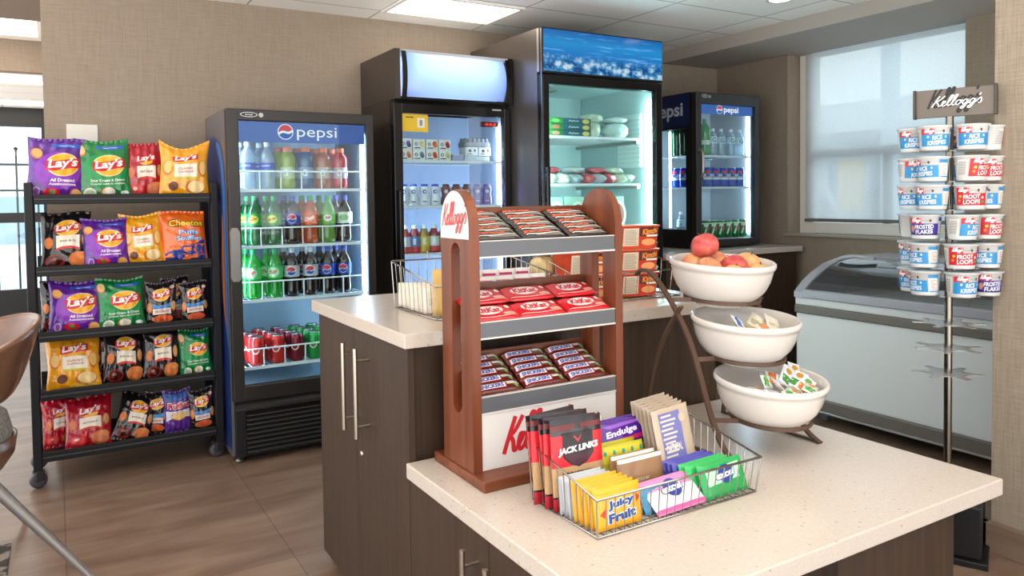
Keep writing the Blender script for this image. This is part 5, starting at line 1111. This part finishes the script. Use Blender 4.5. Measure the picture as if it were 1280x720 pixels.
for k in range(2): put(kst, 'blu', lambda: flatpack(.140, .058, .012, '#2a86b4', None, 'gum_pack', 'gum pack', .25), (1.136-.006*k, 1.236+.018*k, ZL+.004), 0, f'turquoise gum pack behind the pink one, {("nearer", "further")[k]} of the two', GB, (-.60, -.02, 0))
put(kst, 'grn', lambda: flatpack(.138, .078, .020, '#1fa050', pr_excel('g'), 'gum_pack', 'gum pack', .2), (1.295, 1.222, ZL+.004), 0, 'green mint gum pack at the front right corner of the basket', GB, (-.38, -.02, .0))
for k in range(2): put(kst, 'grn2', lambda: flatpack(.136, .074, .012, '#2fb25a', None, 'gum_pack', 'gum pack', .2), (1.276-.004*k, 1.244+.016*k, ZL+.004), 0, f'green gum pack {("just behind the front green one", "second behind the front green one")[k]}', GB, (-.34, -.02, .0))
for k in range(3): put(kst, 'vio', lambda: flatpack(.134, .073, .012, '#4a47a4', None, 'gum_pack', 'gum pack', .2), (1.262-.003*k, 1.277+.0125*k, ZL+.004), 0, f'violet gum pack behind the green ones, {("nearest", "middle", "furthest")[k]} of three', GB, (-.26, -.02, .0))
# ---------------------------------------------------------------- tiered bowl stand
bw = root('tiered_bowl_stand', 'brown metal three-tier stand holding white bowls on the low island', 'bowl stand', (0, 0, 0))
XL, XRR, XC = 1.466, 1.784, 1.625
prof_f = catmull([(1.735, 1.018), (1.718, 1.034), (1.69, 1.036), (1.66, 1.022), (1.628, .996), (1.583, .949), (1.536, .888), (1.503, .828), (1.478, .767), (1.455, .707), (1.425, .64), (1.39, .59), (1.345, .566)], 5)
prof_b = catmull([(1.548, .946), (1.592, .891), (1.630, .829), (1.657, .767), (1.675, .706), (1.690, .64), (1.70, .567)], 4)
for x in (XL, XRR):
    MB().strap([(x, y, z) for y, z in prof_f], (1, 0, 0), .016, .006, BRONZE).ob('front_strap', bw)
    MB().strap([(x, y, z) for y, z in prof_b], (1, 0, 0), .014, .006, BRONZE).ob('rear_leg', bw)
    MB().strap([(x, 1.36, .569), (x, 1.5, .569), (x, 1.70, .569)], (1, 0, 0), .012, .005, BRONZE).ob('foot_bar', bw)
BC = [(1.382, .764), (1.467, .914), (1.552, 1.065)]
for k, (yc, zr) in enumerate(BC):
    zz_ = zr-.105; R = .103
    rg = MB(); n = 36; V = []
    for i in range(n):
        a = 2*pi*i/n
        for dr, dz in ((0, -.005), (.005, -.005), (.005, .005), (0, .005)): V.append((XC+(R+dr)*cos(a), yc+(R+dr)*sin(a), zz_+dz+.08*R*sin(a)))
    rg.add(V, [(i*4+j, i*4+(j+1) % 4, ((i+1) % n)*4+(j+1) % 4, ((i+1) % n)*4+j) for i in range(n) for j in range(4)], BRONZE)
    ys = min(prof_f, key=lambda q: abs(q[1]-zz_) if q[0] < 1.64 else 9)[0]
    for x, s in ((XL, -1), (XRR, 1)):
        rg.strap([(x, ys+.004, zz_), (XC+s*R*cos(.2), yc+.2*R*(1 if ys > yc else -1)*.5, zz_)], (0, 0, 1), .012, .005, BRONZE)
    rg.ob('bowl_ring', bw)
BWL = [(.0, 0), (.066, 0), (.070, .003), (.071, .010), (.088, .016), (.108, .030), (.124, .050), (.135, .075), (.1405, .100), (.1415, .108), (.1455, .110), (.1485, .117), (.1475, .125), (.143, .128), (.138, .124), (.133, .10), (.127, .075), (.115, .05), (.095, .032), (.06, .024), (.0, .024)]
POR = P('#d3ccc5', .16, coat=.3)
bws = {}
for k, (yc, zr) in enumerate(BC):
    put(bws, 'bowl', lambda: MB().lathe(BWL, POR, 48).ob('serving_bowl'), (XC, yc+.008, zr-.126), 0, ('white bowl of wrapped sweets, lowest on the tiered stand', 'white bowl of small packets, middle tier of the stand', 'white bowl of peaches and apples, topmost on the tiered stand')[k], 'white bowls on the tiered stand', (.08, 0, 0))
for o in bpy.data.objects:
    if o.name.startswith('serving_bowl'): o['category'] = 'bowl'
def mk_fruit(name, c1, c2, c3):
    m, nt, b, new, link = nodes(name); v = mapped(new, link, (1, 1, 1)); n = new('ShaderNodeTexNoise'); n.inputs['Scale'].default_value = 13; n.inputs['Detail'].default_value = 4; n.inputs['Distortion'].default_value = .8; link(v, n.inputs['Vector'])
    r = ramp(new, [(.33, c1), (.5, c2), (.68, c3)]); link(n.outputs['Fac'], r.inputs[0]); link(r.outputs[0], b.inputs['Base Color']); b.inputs['Roughness'].default_value = .3; return m
FR1 = mk_fruit('red_apple_skin', '#a82a34', '#cc5a50', '#dfa06e'); FR2 = mk_fruit('peach_skin', '#c4624a', '#d99a66', '#e2ba80'); FR3 = mk_fruit('golden_skin', '#cf8a58', '#dfae6e', '#e6c88c')
def apple(R, m):
    pr = []
    for i in range(17):
        a = pi*i/16; r = R*sin(a)*(1+.06*cos(a)); z = -R*.92*cos(a)
        if i > 13: z -= R*.20*((i-13)/3)**1.6
        if i < 2: z += R*.1*(2-i)/2
        pr.append((max(r, 0), z+R*.9))
    o = MB().lathe(pr, m, 24).ob('apple'); MB().tube([(0, 0, R*1.52), (.002, 0, R*1.72), (.006, .002, R*1.9)], .0018, P('#5a3a22', .7), 5).ob('stem', o); return o
YT, ZT = BC[2]
fruit = [(-.092, -.028, -.064, .040, FR2, 'orange-yellow peach at the left edge of the top bowl', .4), (.022, -.045, -.066, .044, FR1, 'pink-red apple in front in the top bowl', .9), (.094, .0, -.066, .042, FR3, 'golden peach at the right edge of the top bowl', .2), (-.022, .028, -.018, .0425, FR1, 'red apple sitting highest on the pile in the top bowl', 1.2), (-.040, -.07, -.078, .038, FR3, 'pale golden fruit low at the front left of the top bowl', 2.), (.075, -.062, -.079, .036, FR3, 'pale golden fruit low at the front right of the top bowl', 2.6), (.045, .05, -.066, .042, FR2, 'peach at the back of the top bowl behind the pink apple', 1.), (-.05, .08, -.068, .040, FR2, 'peach at the back left of the top bowl behind the red apple', 3.)]
for dx, dy, dz, R, m, l, a in fruit:
    o = apple(R*.94, m); setup(o, None, (XC+dx*.95, YT+dy*.95, ZT+dz+.08*dy+(.024 if dz > -.03 else .015)), 0, 0, l, 'fruit', 'fruit in the top bowl', None, (.35*cos(a*3), .35*sin(a*2), a))
def pillow(W, H, T, m, prints=None, name='wrapped_sweet'):
    mb = MB()
    def g(u, v): return T/2*(max(0, 1-abs(2*u-1)**3)*max(0, 1-abs(2*v-1)**3))**.6+.0008*sin(20*u)*sin(16*v)
    mb.surf(lambda u, v: ((u-.5)*W, (v-.5)*H, T/2+g(u, v)), 10, 8, m); mb.surf(lambda u, v: ((.5-u)*W, (v-.5)*H, T/2-g(u, v)), 10, 8, m)
    o = mb.ob(name)
    if prints: pm = MB(); prints(pm, lambda x, y, L=1: Vector((x*W, y*H, T/2+g(x+.5, y+.5)+.0004*L))); pm.ob('print', o)
    return o
def pp(c1, c2): return lambda p, mp: p.p_poly(mp, [(-.45, -.3), (-.1, -.4), (-.05, .4), (-.4, .3)], P(c1, .3), 1).p_disc(mp, .2, .0, .16, .28, P(c2, .35), 1, 10, 2)
random.seed(21)
YB_, ZB_ = BC[1]
pk = [(-.062, -.03, '#e8e2d6', '#2f66b4', '#e6eef6', 'white and blue packet standing against the left of the middle bowl', (.9, .3, .4), .055), (-.075, .0, '#cbb79c', '#a87a4a', '#8a6844', 'tan packet lying behind the blue one in the middle bowl', (.5, .1, 1.2), .03), (.0, .0, '#c4ab82', '#9a7a52', '#d9c8a8', 'brown paper packet in the centre of the middle bowl', (.25, .0, .2), .03), (.055, .01, '#e4ddc2', '#b7b08a', '#efeadc', 'cream packet tilted at the right of the middle bowl', (.55, -.3, .5), .04), (.03, -.055, '#e9e1d6', '#d98a5a', '#efd0b4', 'white and peach packet at the front of the middle bowl', (.35, .1, -.2), .036), (-.02, -.06, '#d8cdb8', '#8a8a92', '#f0eee8', 'pale grey packet at the front left of the middle bowl', (.3, .2, .1), .03), (.085, -.02, '#ded6c4', '#a8b08a', '#e4dccc', 'cream packet leaning on the right wall of the middle bowl', (.5, -.5, .9), .036)]
for dx, dy, c, c1, c2, l, ro, dz in pk:
    o = pillow(.07, .045, .010, P(c, .3), pp(c1, c2), 'small_packet'); setup(o, None, (XC+dx, YB_+dy, ZB_-.126+dz+.062+.08*dy), 0, 0, l, 'packet', 'packets in the middle bowl', None, ro)
YW, ZW = BC[0]
swc = [('#dfe6e2', '#4f9a3a', '#d8762c'), ('#e9ecec', '#d8762c', '#4f9a3a'), ('#dfe3e6', '#3f8a34', '#b8862c'), ('#eceef0', '#a8b4bc', '#c4682a')]
nm = [('upright green-ended', -.03, -.01, .066, (1.1, .2, .3)), ('orange-printed', .0, -.02, .055, (.8, -.2, 1.2)), ('white and green', .06, .0, .068, (.9, -.6, .4)), ('flat green', -.085, -.02, .052, (.2, .15, .1)), ('pale clear', .03, -.05, .046, (.3, .1, .6)), ('tilted orange', .035, .01, .060, (.6, .3, -.5)), ('white', .085, -.02, .058, (.4, -.5, .2)), ('small green', -.05, -.06, .048, (.3, .3, -.2)), ('silver-white', -.01, -.075, .050, (.5, .0, .3)), ('leaf-green', .075, -.05, .054, (.7, -.4, .1)), ('grey-white', .105, .01, .066, (.5, -.8, .8)), ('amber', -.005, .02, .062, (.9, .1, .9)), ('pale green', .05, -.085, .056, (.4, -.1, .5))]
for k, (n, dx, dy, dz, ro) in enumerate(nm):
    a, b, c = swc[k % 4]
    o = pillow(.062, .036, .012, P(a, .2, coat=.4), pp(b, c)); setup(o, None, (XC+dx, YW+dy, ZW-.126+dz*1.1+.044+.08*dy), 0, 0, f'{n} wrapped sweet in the lowest bowl, {("left part", "centre", "right part")[0 if dx < -.035 else 1 if dx < .045 else 2]}', 'wrapped sweet', 'wrapped sweets in the lowest bowl', None, ro)
# ---------------------------------------------------------------- baskets and packets on the taller counter
basket('wire_basket', 'wire basket of white packets at the left of the upper worktop', .918, 1.33, 1.95, 2.26, ZU+.001, 1.003, 1.055, .02, .03, True, .0015)
basket('wire_basket', 'wire basket of noodle bowls on the upper worktop right of the candy display', 1.40, 1.84, 1.95, 2.26, ZU+.001, 1.0, 1.085, .02, .05, True, .0016)
PPR = P('#ded4c6', .6); ust = {}
for k in range(9):
    put(ust, 'wp', lambda: flatpack(.085, .075, .012, '#ddd3c4', lambda p, mp: p.p_rect(mp, -.3, .3, .3, .6, P('#c9bfb2', .5), 1, 3, 1), 'paper_packet', 'paper packet', .5), (.965+(.004 if k % 2 else 0), 2.235-.024*k, ZU+.006), 0, f'white paper packet, {("rearmost", "second from the rear", "third from the rear", "fourth from the rear", "middle", "fourth from the front", "third from the front", "second from the front", "front")[k]} of the left row in the left basket', 'paper packets in the left basket', (-.12, 0, -.5))
put(ust, 'yp', lambda: flatpack(.085, .135, .012, '#c9a04e', None, 'paper_packet', 'paper packet', .5), (.968, 1.985, ZU+.006), 0, 'tall mustard-yellow packet at the front left of the left basket', None, (-.05, 0, -.5))
for k in range(5):
    for j in range(2):
        put(ust, 'mix', lambda: flatpack(.058, .10, .010, '#dfdad6', lambda p, mp: p.p_rect(mp, -.45, .80, .3, .88, P('#c02a6a', .4), 1, 4, 1).p_rect(mp, -.4, .2, .4, .5, P('#c9c4c0', .4), 1, 4, 1).p_rect(mp, .3, .1, .45, .8, P('#a9b4bc', .4), 1, 2, 1), 'drink_mix_packet', 'packet', .35), (1.06+.062*k, 2.02+.09*j, ZU+.006+.012*j), 0, f'white packet with magenta stripe, {("front", "back")[j]} row, {ORD[k]} of five in the left basket', 'drink mix packets in the left basket', (-.1, 0, -.3+.05*k))
def noodle():
    W_, D_, H_ = .088, .066, .079
    mb = MB(); m = P('#d8482a', .35); V = []; n = 28
    def rr(a, w, d): c, s = cos(a), sin(a); p = 5; k = (abs(c)**p+abs(s)**p)**(-1/p); return (w*c*k, d*s*k)
    for z, f in ((0, .86), (.004, .88), (H_-.006, .985), (H_-.005, 1.03), (H_, 1.03)):
        for i in range(n): x, y = rr(2*pi*i/n, W_*f, D_*f); V.append((x, y, z))
    F = [(j*n+i, j*n+(i+1) % n, (j+1)*n+(i+1) % n, (j+1)*n+i) for j in range(4) for i in range(n)]
    mb.add(V, F, m, True).add(V[:n], [tuple(range(n))[::-1]], m); o = mb.ob('noodle_bowl'); o['category'] = 'noodle bowl'
    MB().add(V[-n:], [tuple(range(n))], P('#d9c8a8', .35)).ob('foil_lid', o)
    q = MB(); f_ = lambda y: -(D_*(.88+.105*y/H_))-.0012
    mp = lambda x, y, L=1: Vector((x, (f_(y)+.0012)*(1-min(.97, abs(x)/(W_*(.88+.105*y/H_)))**5)**.2-.0014-.0004*L, y))
    q.p_rect(mp, -.07, .010, -.012, .070, P('#d4c6ae', .5), 1, 4, 3)
    for i in range(9): q.p_rect(mp, -.066, 0.015+.0057*i, -.018-.004*(i % 3), .0172+.0057*i, P('#9a8a76', .5), 2, 2, 1)
    q.p_rect(mp, -.008, .042, .079, .073, P('#5a1f1c', .35), 1, 4, 2).p_text(mp, 'Kimchi', .035, .059, .064, .020, P('#f0902e', .35), 2, .1, .04, .1).p_rect(mp, .02, .040, .072, .047, P('#ece4d8', .4), 3, 3, 1).p_disc(mp, .03, .022, .03, .012, P('#f0a068', .35), 1, 14, 1)
    q.ob('printed_side', o); return o
for k, (x, y, z, l) in enumerate(((1.705, 2.05, ZU+.006, 'red noodle bowl at the bottom of the stack beside the candy display'), (1.705, 2.05, ZU+.0865, 'red noodle bowl in the middle of the stack of three'), (1.712, 2.055, ZU+.167, 'red noodle bowl on top of the stack of three'), (1.50, 2.06, ZU+.006, 'red noodle bowl left of the stack, behind the display'), (1.50, 2.06, ZU+.0865, 'red noodle bowl upper one, left of the stack of three'))):
    put(ust, 'nb', noodle, (x, y, z), -.08, l, 'noodle bowls in the right basket')
def cupn(c1, c2):
    o = MB().lathe([(.030, 0), (.032, .003), (.040, .078), (.043, .079), (.043, .084)], P(c1, .4), 20).ob('soup_cup'); o['category'] = 'soup cup'
    MB().lathe([(.0, .086), (.040, .086), (.043, .084)], P(c2, .3), 20).ob('lid', o); mp = cyl(.0365, 0, .001)
    MB().p_rect(cyl(lambda z: .032+.008*z/.078, 0, .0006), -.03, .012, .03, .04, P('#a3342c', .4), 1, 8, 1).ob('printed_band', o); return o
for k, (x, z, c1, l) in enumerate(((1.845, ZU+.006, '#e4e0da', 'white and red soup cup in front of the rear basket'), (1.845, ZU+.094, '#b43a2c', 'soup cup with green lid beside the top bowl'))):
    o = cupn(c1, '#5aa83a'); o.location = (x, 2.13, z); o['label'] = l
for k in range(3):
    o = lump(.10, .08, .07, P(('#c99a3a', '#d8c08a', '#b98a52')[k], .3, bump=.4, bscale=60), 60+k, 'snack_packet'); o.location = (1.42+.0*k, 2.16-.0*k, ZU+.006+.071*k); o['label'] = ('golden snack packet at the bottom behind the display', 'cream snack packet between two golden ones behind the display', 'amber snack packet on top behind the display')[k]; o['category'] = 'packet'
# ---------------------------------------------------------------- cereal cup stand
PX, PY = 2.690, 1.505
cs = root('cereal_cup_stand', 'tall chrome pole stand with clear ring tiers and a bronze sign, right of the island', 'cup stand', (0, 0, 0))
MB().tube([(PX, PY, .03), (PX, PY, 1.513)], .013, P('#8d857b', .25, 1.), 16).ob('pole', cs)
bm_ = MB(); bm_.rbox(-.22, .22, -.17, .17, 0, .022, BLACK, .004).rbox(-.20, .20, -.15, .15, .022, .20, BLACK, .006); bm_.ob('base', cs, (PX+.03, PY+.06, 0), .45)
sgn = MB(); BRZ = P('#6f665e', .45, .4)
sgn.rbox(-.122, .122, -.004, .004, 0, .098, BRZ, .002).rbox(-.128, -.119, -.014, .012, -.002, .100, P('#4a443e', .4, .6), .002).rbox(.119, .128, -.014, .012, -.002, .102, P('#4a443e', .4, .6), .002)
ms = plane((0, -.0042, 0), (1, 0, 0), (0, 0, 1)); p_script(sgn, ms, -.004, .056, .155, P('#1f1c1a', .5), 2, .09, ys=.95); p_script(sgn, ms, .006, .050, .15, P('#dfe1e3', .3, .3), 5, .055, ys=.55)
sgn.ob('header_sign', cs, (PX, PY-.016, 1.512), -1.24+.0)
TZ = [1.391, 1.287, 1.191, 1.090, .992, .896]; DISC = mk_translucent('clear_acrylic', '#d6d0cb', .5, .05, .35)
def tier(z, rot):
    """clear star-shaped plate with six open cut-outs that hold the cups"""
    pts = []; R0, RC, rc = .115, .106, .043
    for k in range(144):
        th = 2*pi*k/144; d = (th+pi/6) % (pi/3)-pi/6; r = R0; q = rc*rc-(RC*sin(d))**2
        if q > 0: r = min(R0, max(.058, RC*cos(d)-sqrt(q)))
        pts.append((r*cos(th+rot), r*sin(th+rot)))
    return MB().ext(pts, 'z', 0, .003, DISC).ob('ring_tier', cs, (PX, PY, z))
def cup(kind):
    H_, r0, r1 = .083, .041, .050
    o = MB().lathe([(.0, 0), (r0, .001), (r0+.001, .006), (r1-.001, H_-.006), (r1+.004, H_-.004), (r1+.004, H_)], P('#d8d7d4', .4), 32).ob('cereal_cup'); o['category'] = 'cereal cup'
    MB().lathe([(.0, H_+.0015), (r1+.003, H_+.0015), (r1+.0045, H_)], P('#cfd4d8', .25, .4), 32).ob('foil_lid', o)
    mp = cyl(lambda z: r0+.0009+(r1-r0)*z/H_, 0, .00035); q = MB()
    c = {'rk': '#2a8cc8', 'fl': '#c8202e', 'ff': '#3a2a92'}[kind]; m = P(c, .4); w = .050
    q.p_rect(mp, -w, .014, w, .054, m, 1, 12, 3).p_rect(mp, -w, .054, -.006, .073, P('#d3202c', .4), 1, 6, 1)
    p_script(q, mp, -.024, .064, .030, P('#f4f0ee', .4), 3, .16)
    for t, y in zip({'rk': ('RICE', 'KRISPIES'), 'fl': ('FROOT', 'LOOPS'), 'ff': ('FROSTED', 'FLAKES')}[kind], (.043, .026)):
        wd = {'RICE': .030, 'KRISPIES': .058, 'FROOT': .050, 'LOOPS': .050, 'FROSTED': .060, 'FLAKES': .054}[t]
        q.p_text(mp, t, .002, y, wd, .0145, P('#e9ebee', .4), 2, .05, .03, .06)
    if kind == 'rk': [q.p_disc(mp, sx*.028+.002, .044+.003*k, .0035, .0028, P('#e6d8b0', .4), 2, 6, 1) for sx in (-1, 1) for k in (0, 1)]
    if kind == 'fl': [q.p_disc(mp, x_, y_, .005, .005, P(c_, .4), 2, 10, 1) for x_, y_, c_ in ((-.036, .03, '#e8842e'), (-.033, .044, '#d8c03a'), (.037, .026, '#4aa04a'), (.036, .040, '#e8c8c8'))]
    if kind == 'ff': q.p_disc(mp, -.036, .035, .007, .012, P('#c98a6a', .4), 2, 12, 1).p_rect(mp, -w, .014, w, .02, P('#20186a', .4), 2, 8, 1)
    q.p_disc(mp, .022, .064, .004, .005, P('#5a4a3a', .5), 1, 8, 1).p_rect(mp, -.004, .062, .016, .065, P('#b4b0aa', .5), 1, 3, 1)
    # facts panel to the right, bar code to the left
    q.p_rect(mp, .055, .014, .090, .073, P(c if kind != 'fl' else '#2a6a9a', .4), 1, 8, 2).p_rect(mp, .053, .018, .087, .062, P('#e4dfd8', .45), 2, 8, 2)
    for i in range(7): q.p_rect(mp, .060, .023+.005*i, .080-.004*(i % 3), .025+.005*i, P('#b09a90', .5), 3, 3, 1)
    q.p_rect(mp, -.090, .016, -.055, .070, P('#dedbd6', .45), 1, 6, 2)
    for i in range(12): q.p_rect(mp, -.087, .020+.0038*i, -.060, .0218+.0038*i, P('#8a8680', .5), 2, 3, 1)
    q.ob('printed_sleeve', o); return o
VA = atan2(-PX, -PY)     # direction from the pole to the camera, as an angle used by cos/sin below
vx, vy = -PX/sqrt(PX*PX+PY*PY), -PY/sqrt(PX*PX+PY*PY); base_a = atan2(vy, vx)
# angle t to the right of the line towards the viewer
TI = [(-24, ['rk', 'rk', 'rk', 'fl', 'ff'], [0, 10, 5, 140, 0]), (-26, ['rk', 'rk', 'fl', 'fl', 'rk'], [30, -40, 55, 40, 0]), (-26, ['rk', 'rk', 'fl', 'rk', 'rk'], [-30, -25, 0, -20, 0]),
      (-40, ['rk', 'ff', 'rk', 'fl', 'rk'], [160, -5, 55, 40, 0]), (-42, ['rk', 'rk', 'fl', 'rk', 'rk'], [-30, -45, 15, -20, 0]), (-40, ['rk', 'rk', 'rk', 'ff', 'rk'], [-20, -50, 30, 25, 0])]
DN = {'rk': 'blue', 'fl': 'red', 'ff': 'purple'}; cst = {}; TN = ['top tier', 'second tier', 'third tier', 'fourth tier', 'fifth tier', 'lowest filled tier']; PN = ['back left', 'front left', 'front right', 'back right', 'rear']
for t, (a0, ks, ys) in enumerate(TI):
    tier(TZ[t]-.0035, base_a+radians(a0))
    for i in range(5):
        a = base_a+radians(a0+60*(i-1)) if i < 4 else base_a+radians(a0+180)
        x, y = PX+.112*cos(a), PY+.112*sin(a)
        # rotation 0 turns the printed face towards the viewer
        rz = base_a+pi/2+radians(-ys[i])*(-1)
        put(cst, ks[i], lambda: cup(ks[i]), (x, y, TZ[t]), rz, f'{DN[ks[i]]}-labelled cereal cup at the {PN[i]} of the {TN[t]} of the cup stand', 'cereal cups on the stand')
for z, r_ in ((.787, .2), (.700, .5), (.610, .1)): tier(z, base_a+r_)
# ---------------------------------------------------------------- chair and rug in the left foreground
CX, CY = -.362, 3.10; fa = radians(195)
ch = root('plywood_chair', 'bentwood tub chair with grey seat pad at the left edge of the picture', 'chair', (CX, CY, 0), 0)
def shell(u, v):      # u round the back from one arm to the other, v from lower edge to rim
    b = (u-.5)*2*radians(128); a = fa+pi+b; back = cos(b/1.45)
    zr = .68+.185*max(0, back)**1.3; zl = .60+.03*(1-max(0, back)); r = .192+.108*v**.65
    return Vector((r*cos(a), r*sin(a)*1.0, zl+(zr-zl)*v))
sm = MB(); sm.surf(shell, 40, 12, PLY); so = sm.ob('back_shell', ch); md = so.modifiers.new('thick', 'SOLIDIFY'); md.thickness = .016; md.offset = 1
sm = MB().lathe([(.0, .335), (.12, .34), (.19, .362), (.222, .41), (.232, .47), (.222, .47), (.21, .42), (.18, .38), (.0, .36)], PLY, 40); sm.ob('seat_shell', ch)
pd = MB().lathe([(.0, .40), (.19, .405), (.214, .44), (.218, .49), (.205, .545), (.17, .572), (.08, .58), (.0, .58)], mk_two('grey_seat_fabric', '#6e6660', '#8d857d', 90, .9), 36); pd.ob('seat_pad', ch)
for s in (-1, 1): MB().strap([(.19*cos(fa+pi+s*1.45), .19*sin(fa+pi+s*1.45), .44), (.225*cos(fa+pi+s*1.45), .225*sin(fa+pi+s*1.45), .52), (.222*cos(fa+pi+s*1.45), .222*sin(fa+pi+s*1.45), .62)], (-sin(fa+pi+s*1.45), cos(fa+pi+s*1.45), 0), .05, .012, PLY).ob('back_support', ch)
LEGM = P('#7e7873', .35, .5)
for k in range(4):
    a = radians(-28)+k*pi/2; MB().tube([(.15*cos(a), .15*sin(a), .36), (.49*cos(a), .49*sin(a), .0045)], [.021, .011], LEGM, 12).ob('leg', ch)
rg = MB().rbox(-1.6, -.172, 1.2, 3.335, .0, .004, mk_two('patterned_rug', '#3a332e', '#8d8172', 16, .95, (1, 1, 1), .46, .54), .003); rg.ob('area_rug', label='dark and beige patterned rug under the chair at the left edge', cat='rug')
# ---------------------------------------------------------------- camera, world, view
M3 = Matrix(((0, 0, 0), (0, 0, 0), (0, 0, 0)))
f_px, yaw, pitch, roll, cy_px = 953.357565, .540063696, .0347546658, -.0134387602, 280.582
c_, s_ = cos(yaw), sin(yaw)
fwd = Vector((s_, c_, 0)); rgt = Vector((c_, -s_, 0)); up = Vector((0, 0, 1))
f2_ = fwd*cos(pitch)-up*sin(pitch); u2_ = up*cos(pitch)+fwd*sin(pitch)
r3 = rgt*cos(roll)+u2_*sin(roll); u3 = u2_*cos(roll)-rgt*sin(roll)
cam = bpy.data.cameras.new('camera'); co = bpy.data.objects.new('camera', cam); COL.objects.link(co)
co.matrix_world = Matrix(((r3.x, u3.x, -f2_.x, 0), (r3.y, u3.y, -f2_.y, 0), (r3.z, u3.z, -f2_.z, 1.25), (0, 0, 0, 1)))
cam.sensor_width = 36; cam.lens = f_px*36/1280; cam.shift_y = (cy_px-360)/1280; cam.clip_start = .05
SC.camera = co
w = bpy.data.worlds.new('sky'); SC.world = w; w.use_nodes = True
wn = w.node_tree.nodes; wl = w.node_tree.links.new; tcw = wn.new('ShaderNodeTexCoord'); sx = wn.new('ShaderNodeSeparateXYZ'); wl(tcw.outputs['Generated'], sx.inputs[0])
wr = ramp(wn.new, [(.25, (2.2, 2.16, 2.08, 1)), (.36, (1., .98, .94, 1)), (.44, (1., .98, .94, 1)), (.52, (.52, .55, .58, 1)), (1., (.48, .52, .57, 1))])   # overcast sky; extra brightness added below the horizon to light the ceiling
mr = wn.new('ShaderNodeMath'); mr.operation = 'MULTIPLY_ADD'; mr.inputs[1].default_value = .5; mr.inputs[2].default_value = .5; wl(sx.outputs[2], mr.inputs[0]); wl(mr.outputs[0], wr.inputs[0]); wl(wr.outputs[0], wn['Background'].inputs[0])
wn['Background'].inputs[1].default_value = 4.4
vs = SC.view_settings; vs.view_transform = 'Standard'; vs.look = 'None'; vs.gamma = 1; vs.use_curve_mapping = False; vs.exposure = -0.1
SC.cycles.use_denoising = True; SC.cycles.max_bounces = 8; SC.cycles.transparent_max_bounces = 16; SC.cycles.sample_clamp_indirect = 6
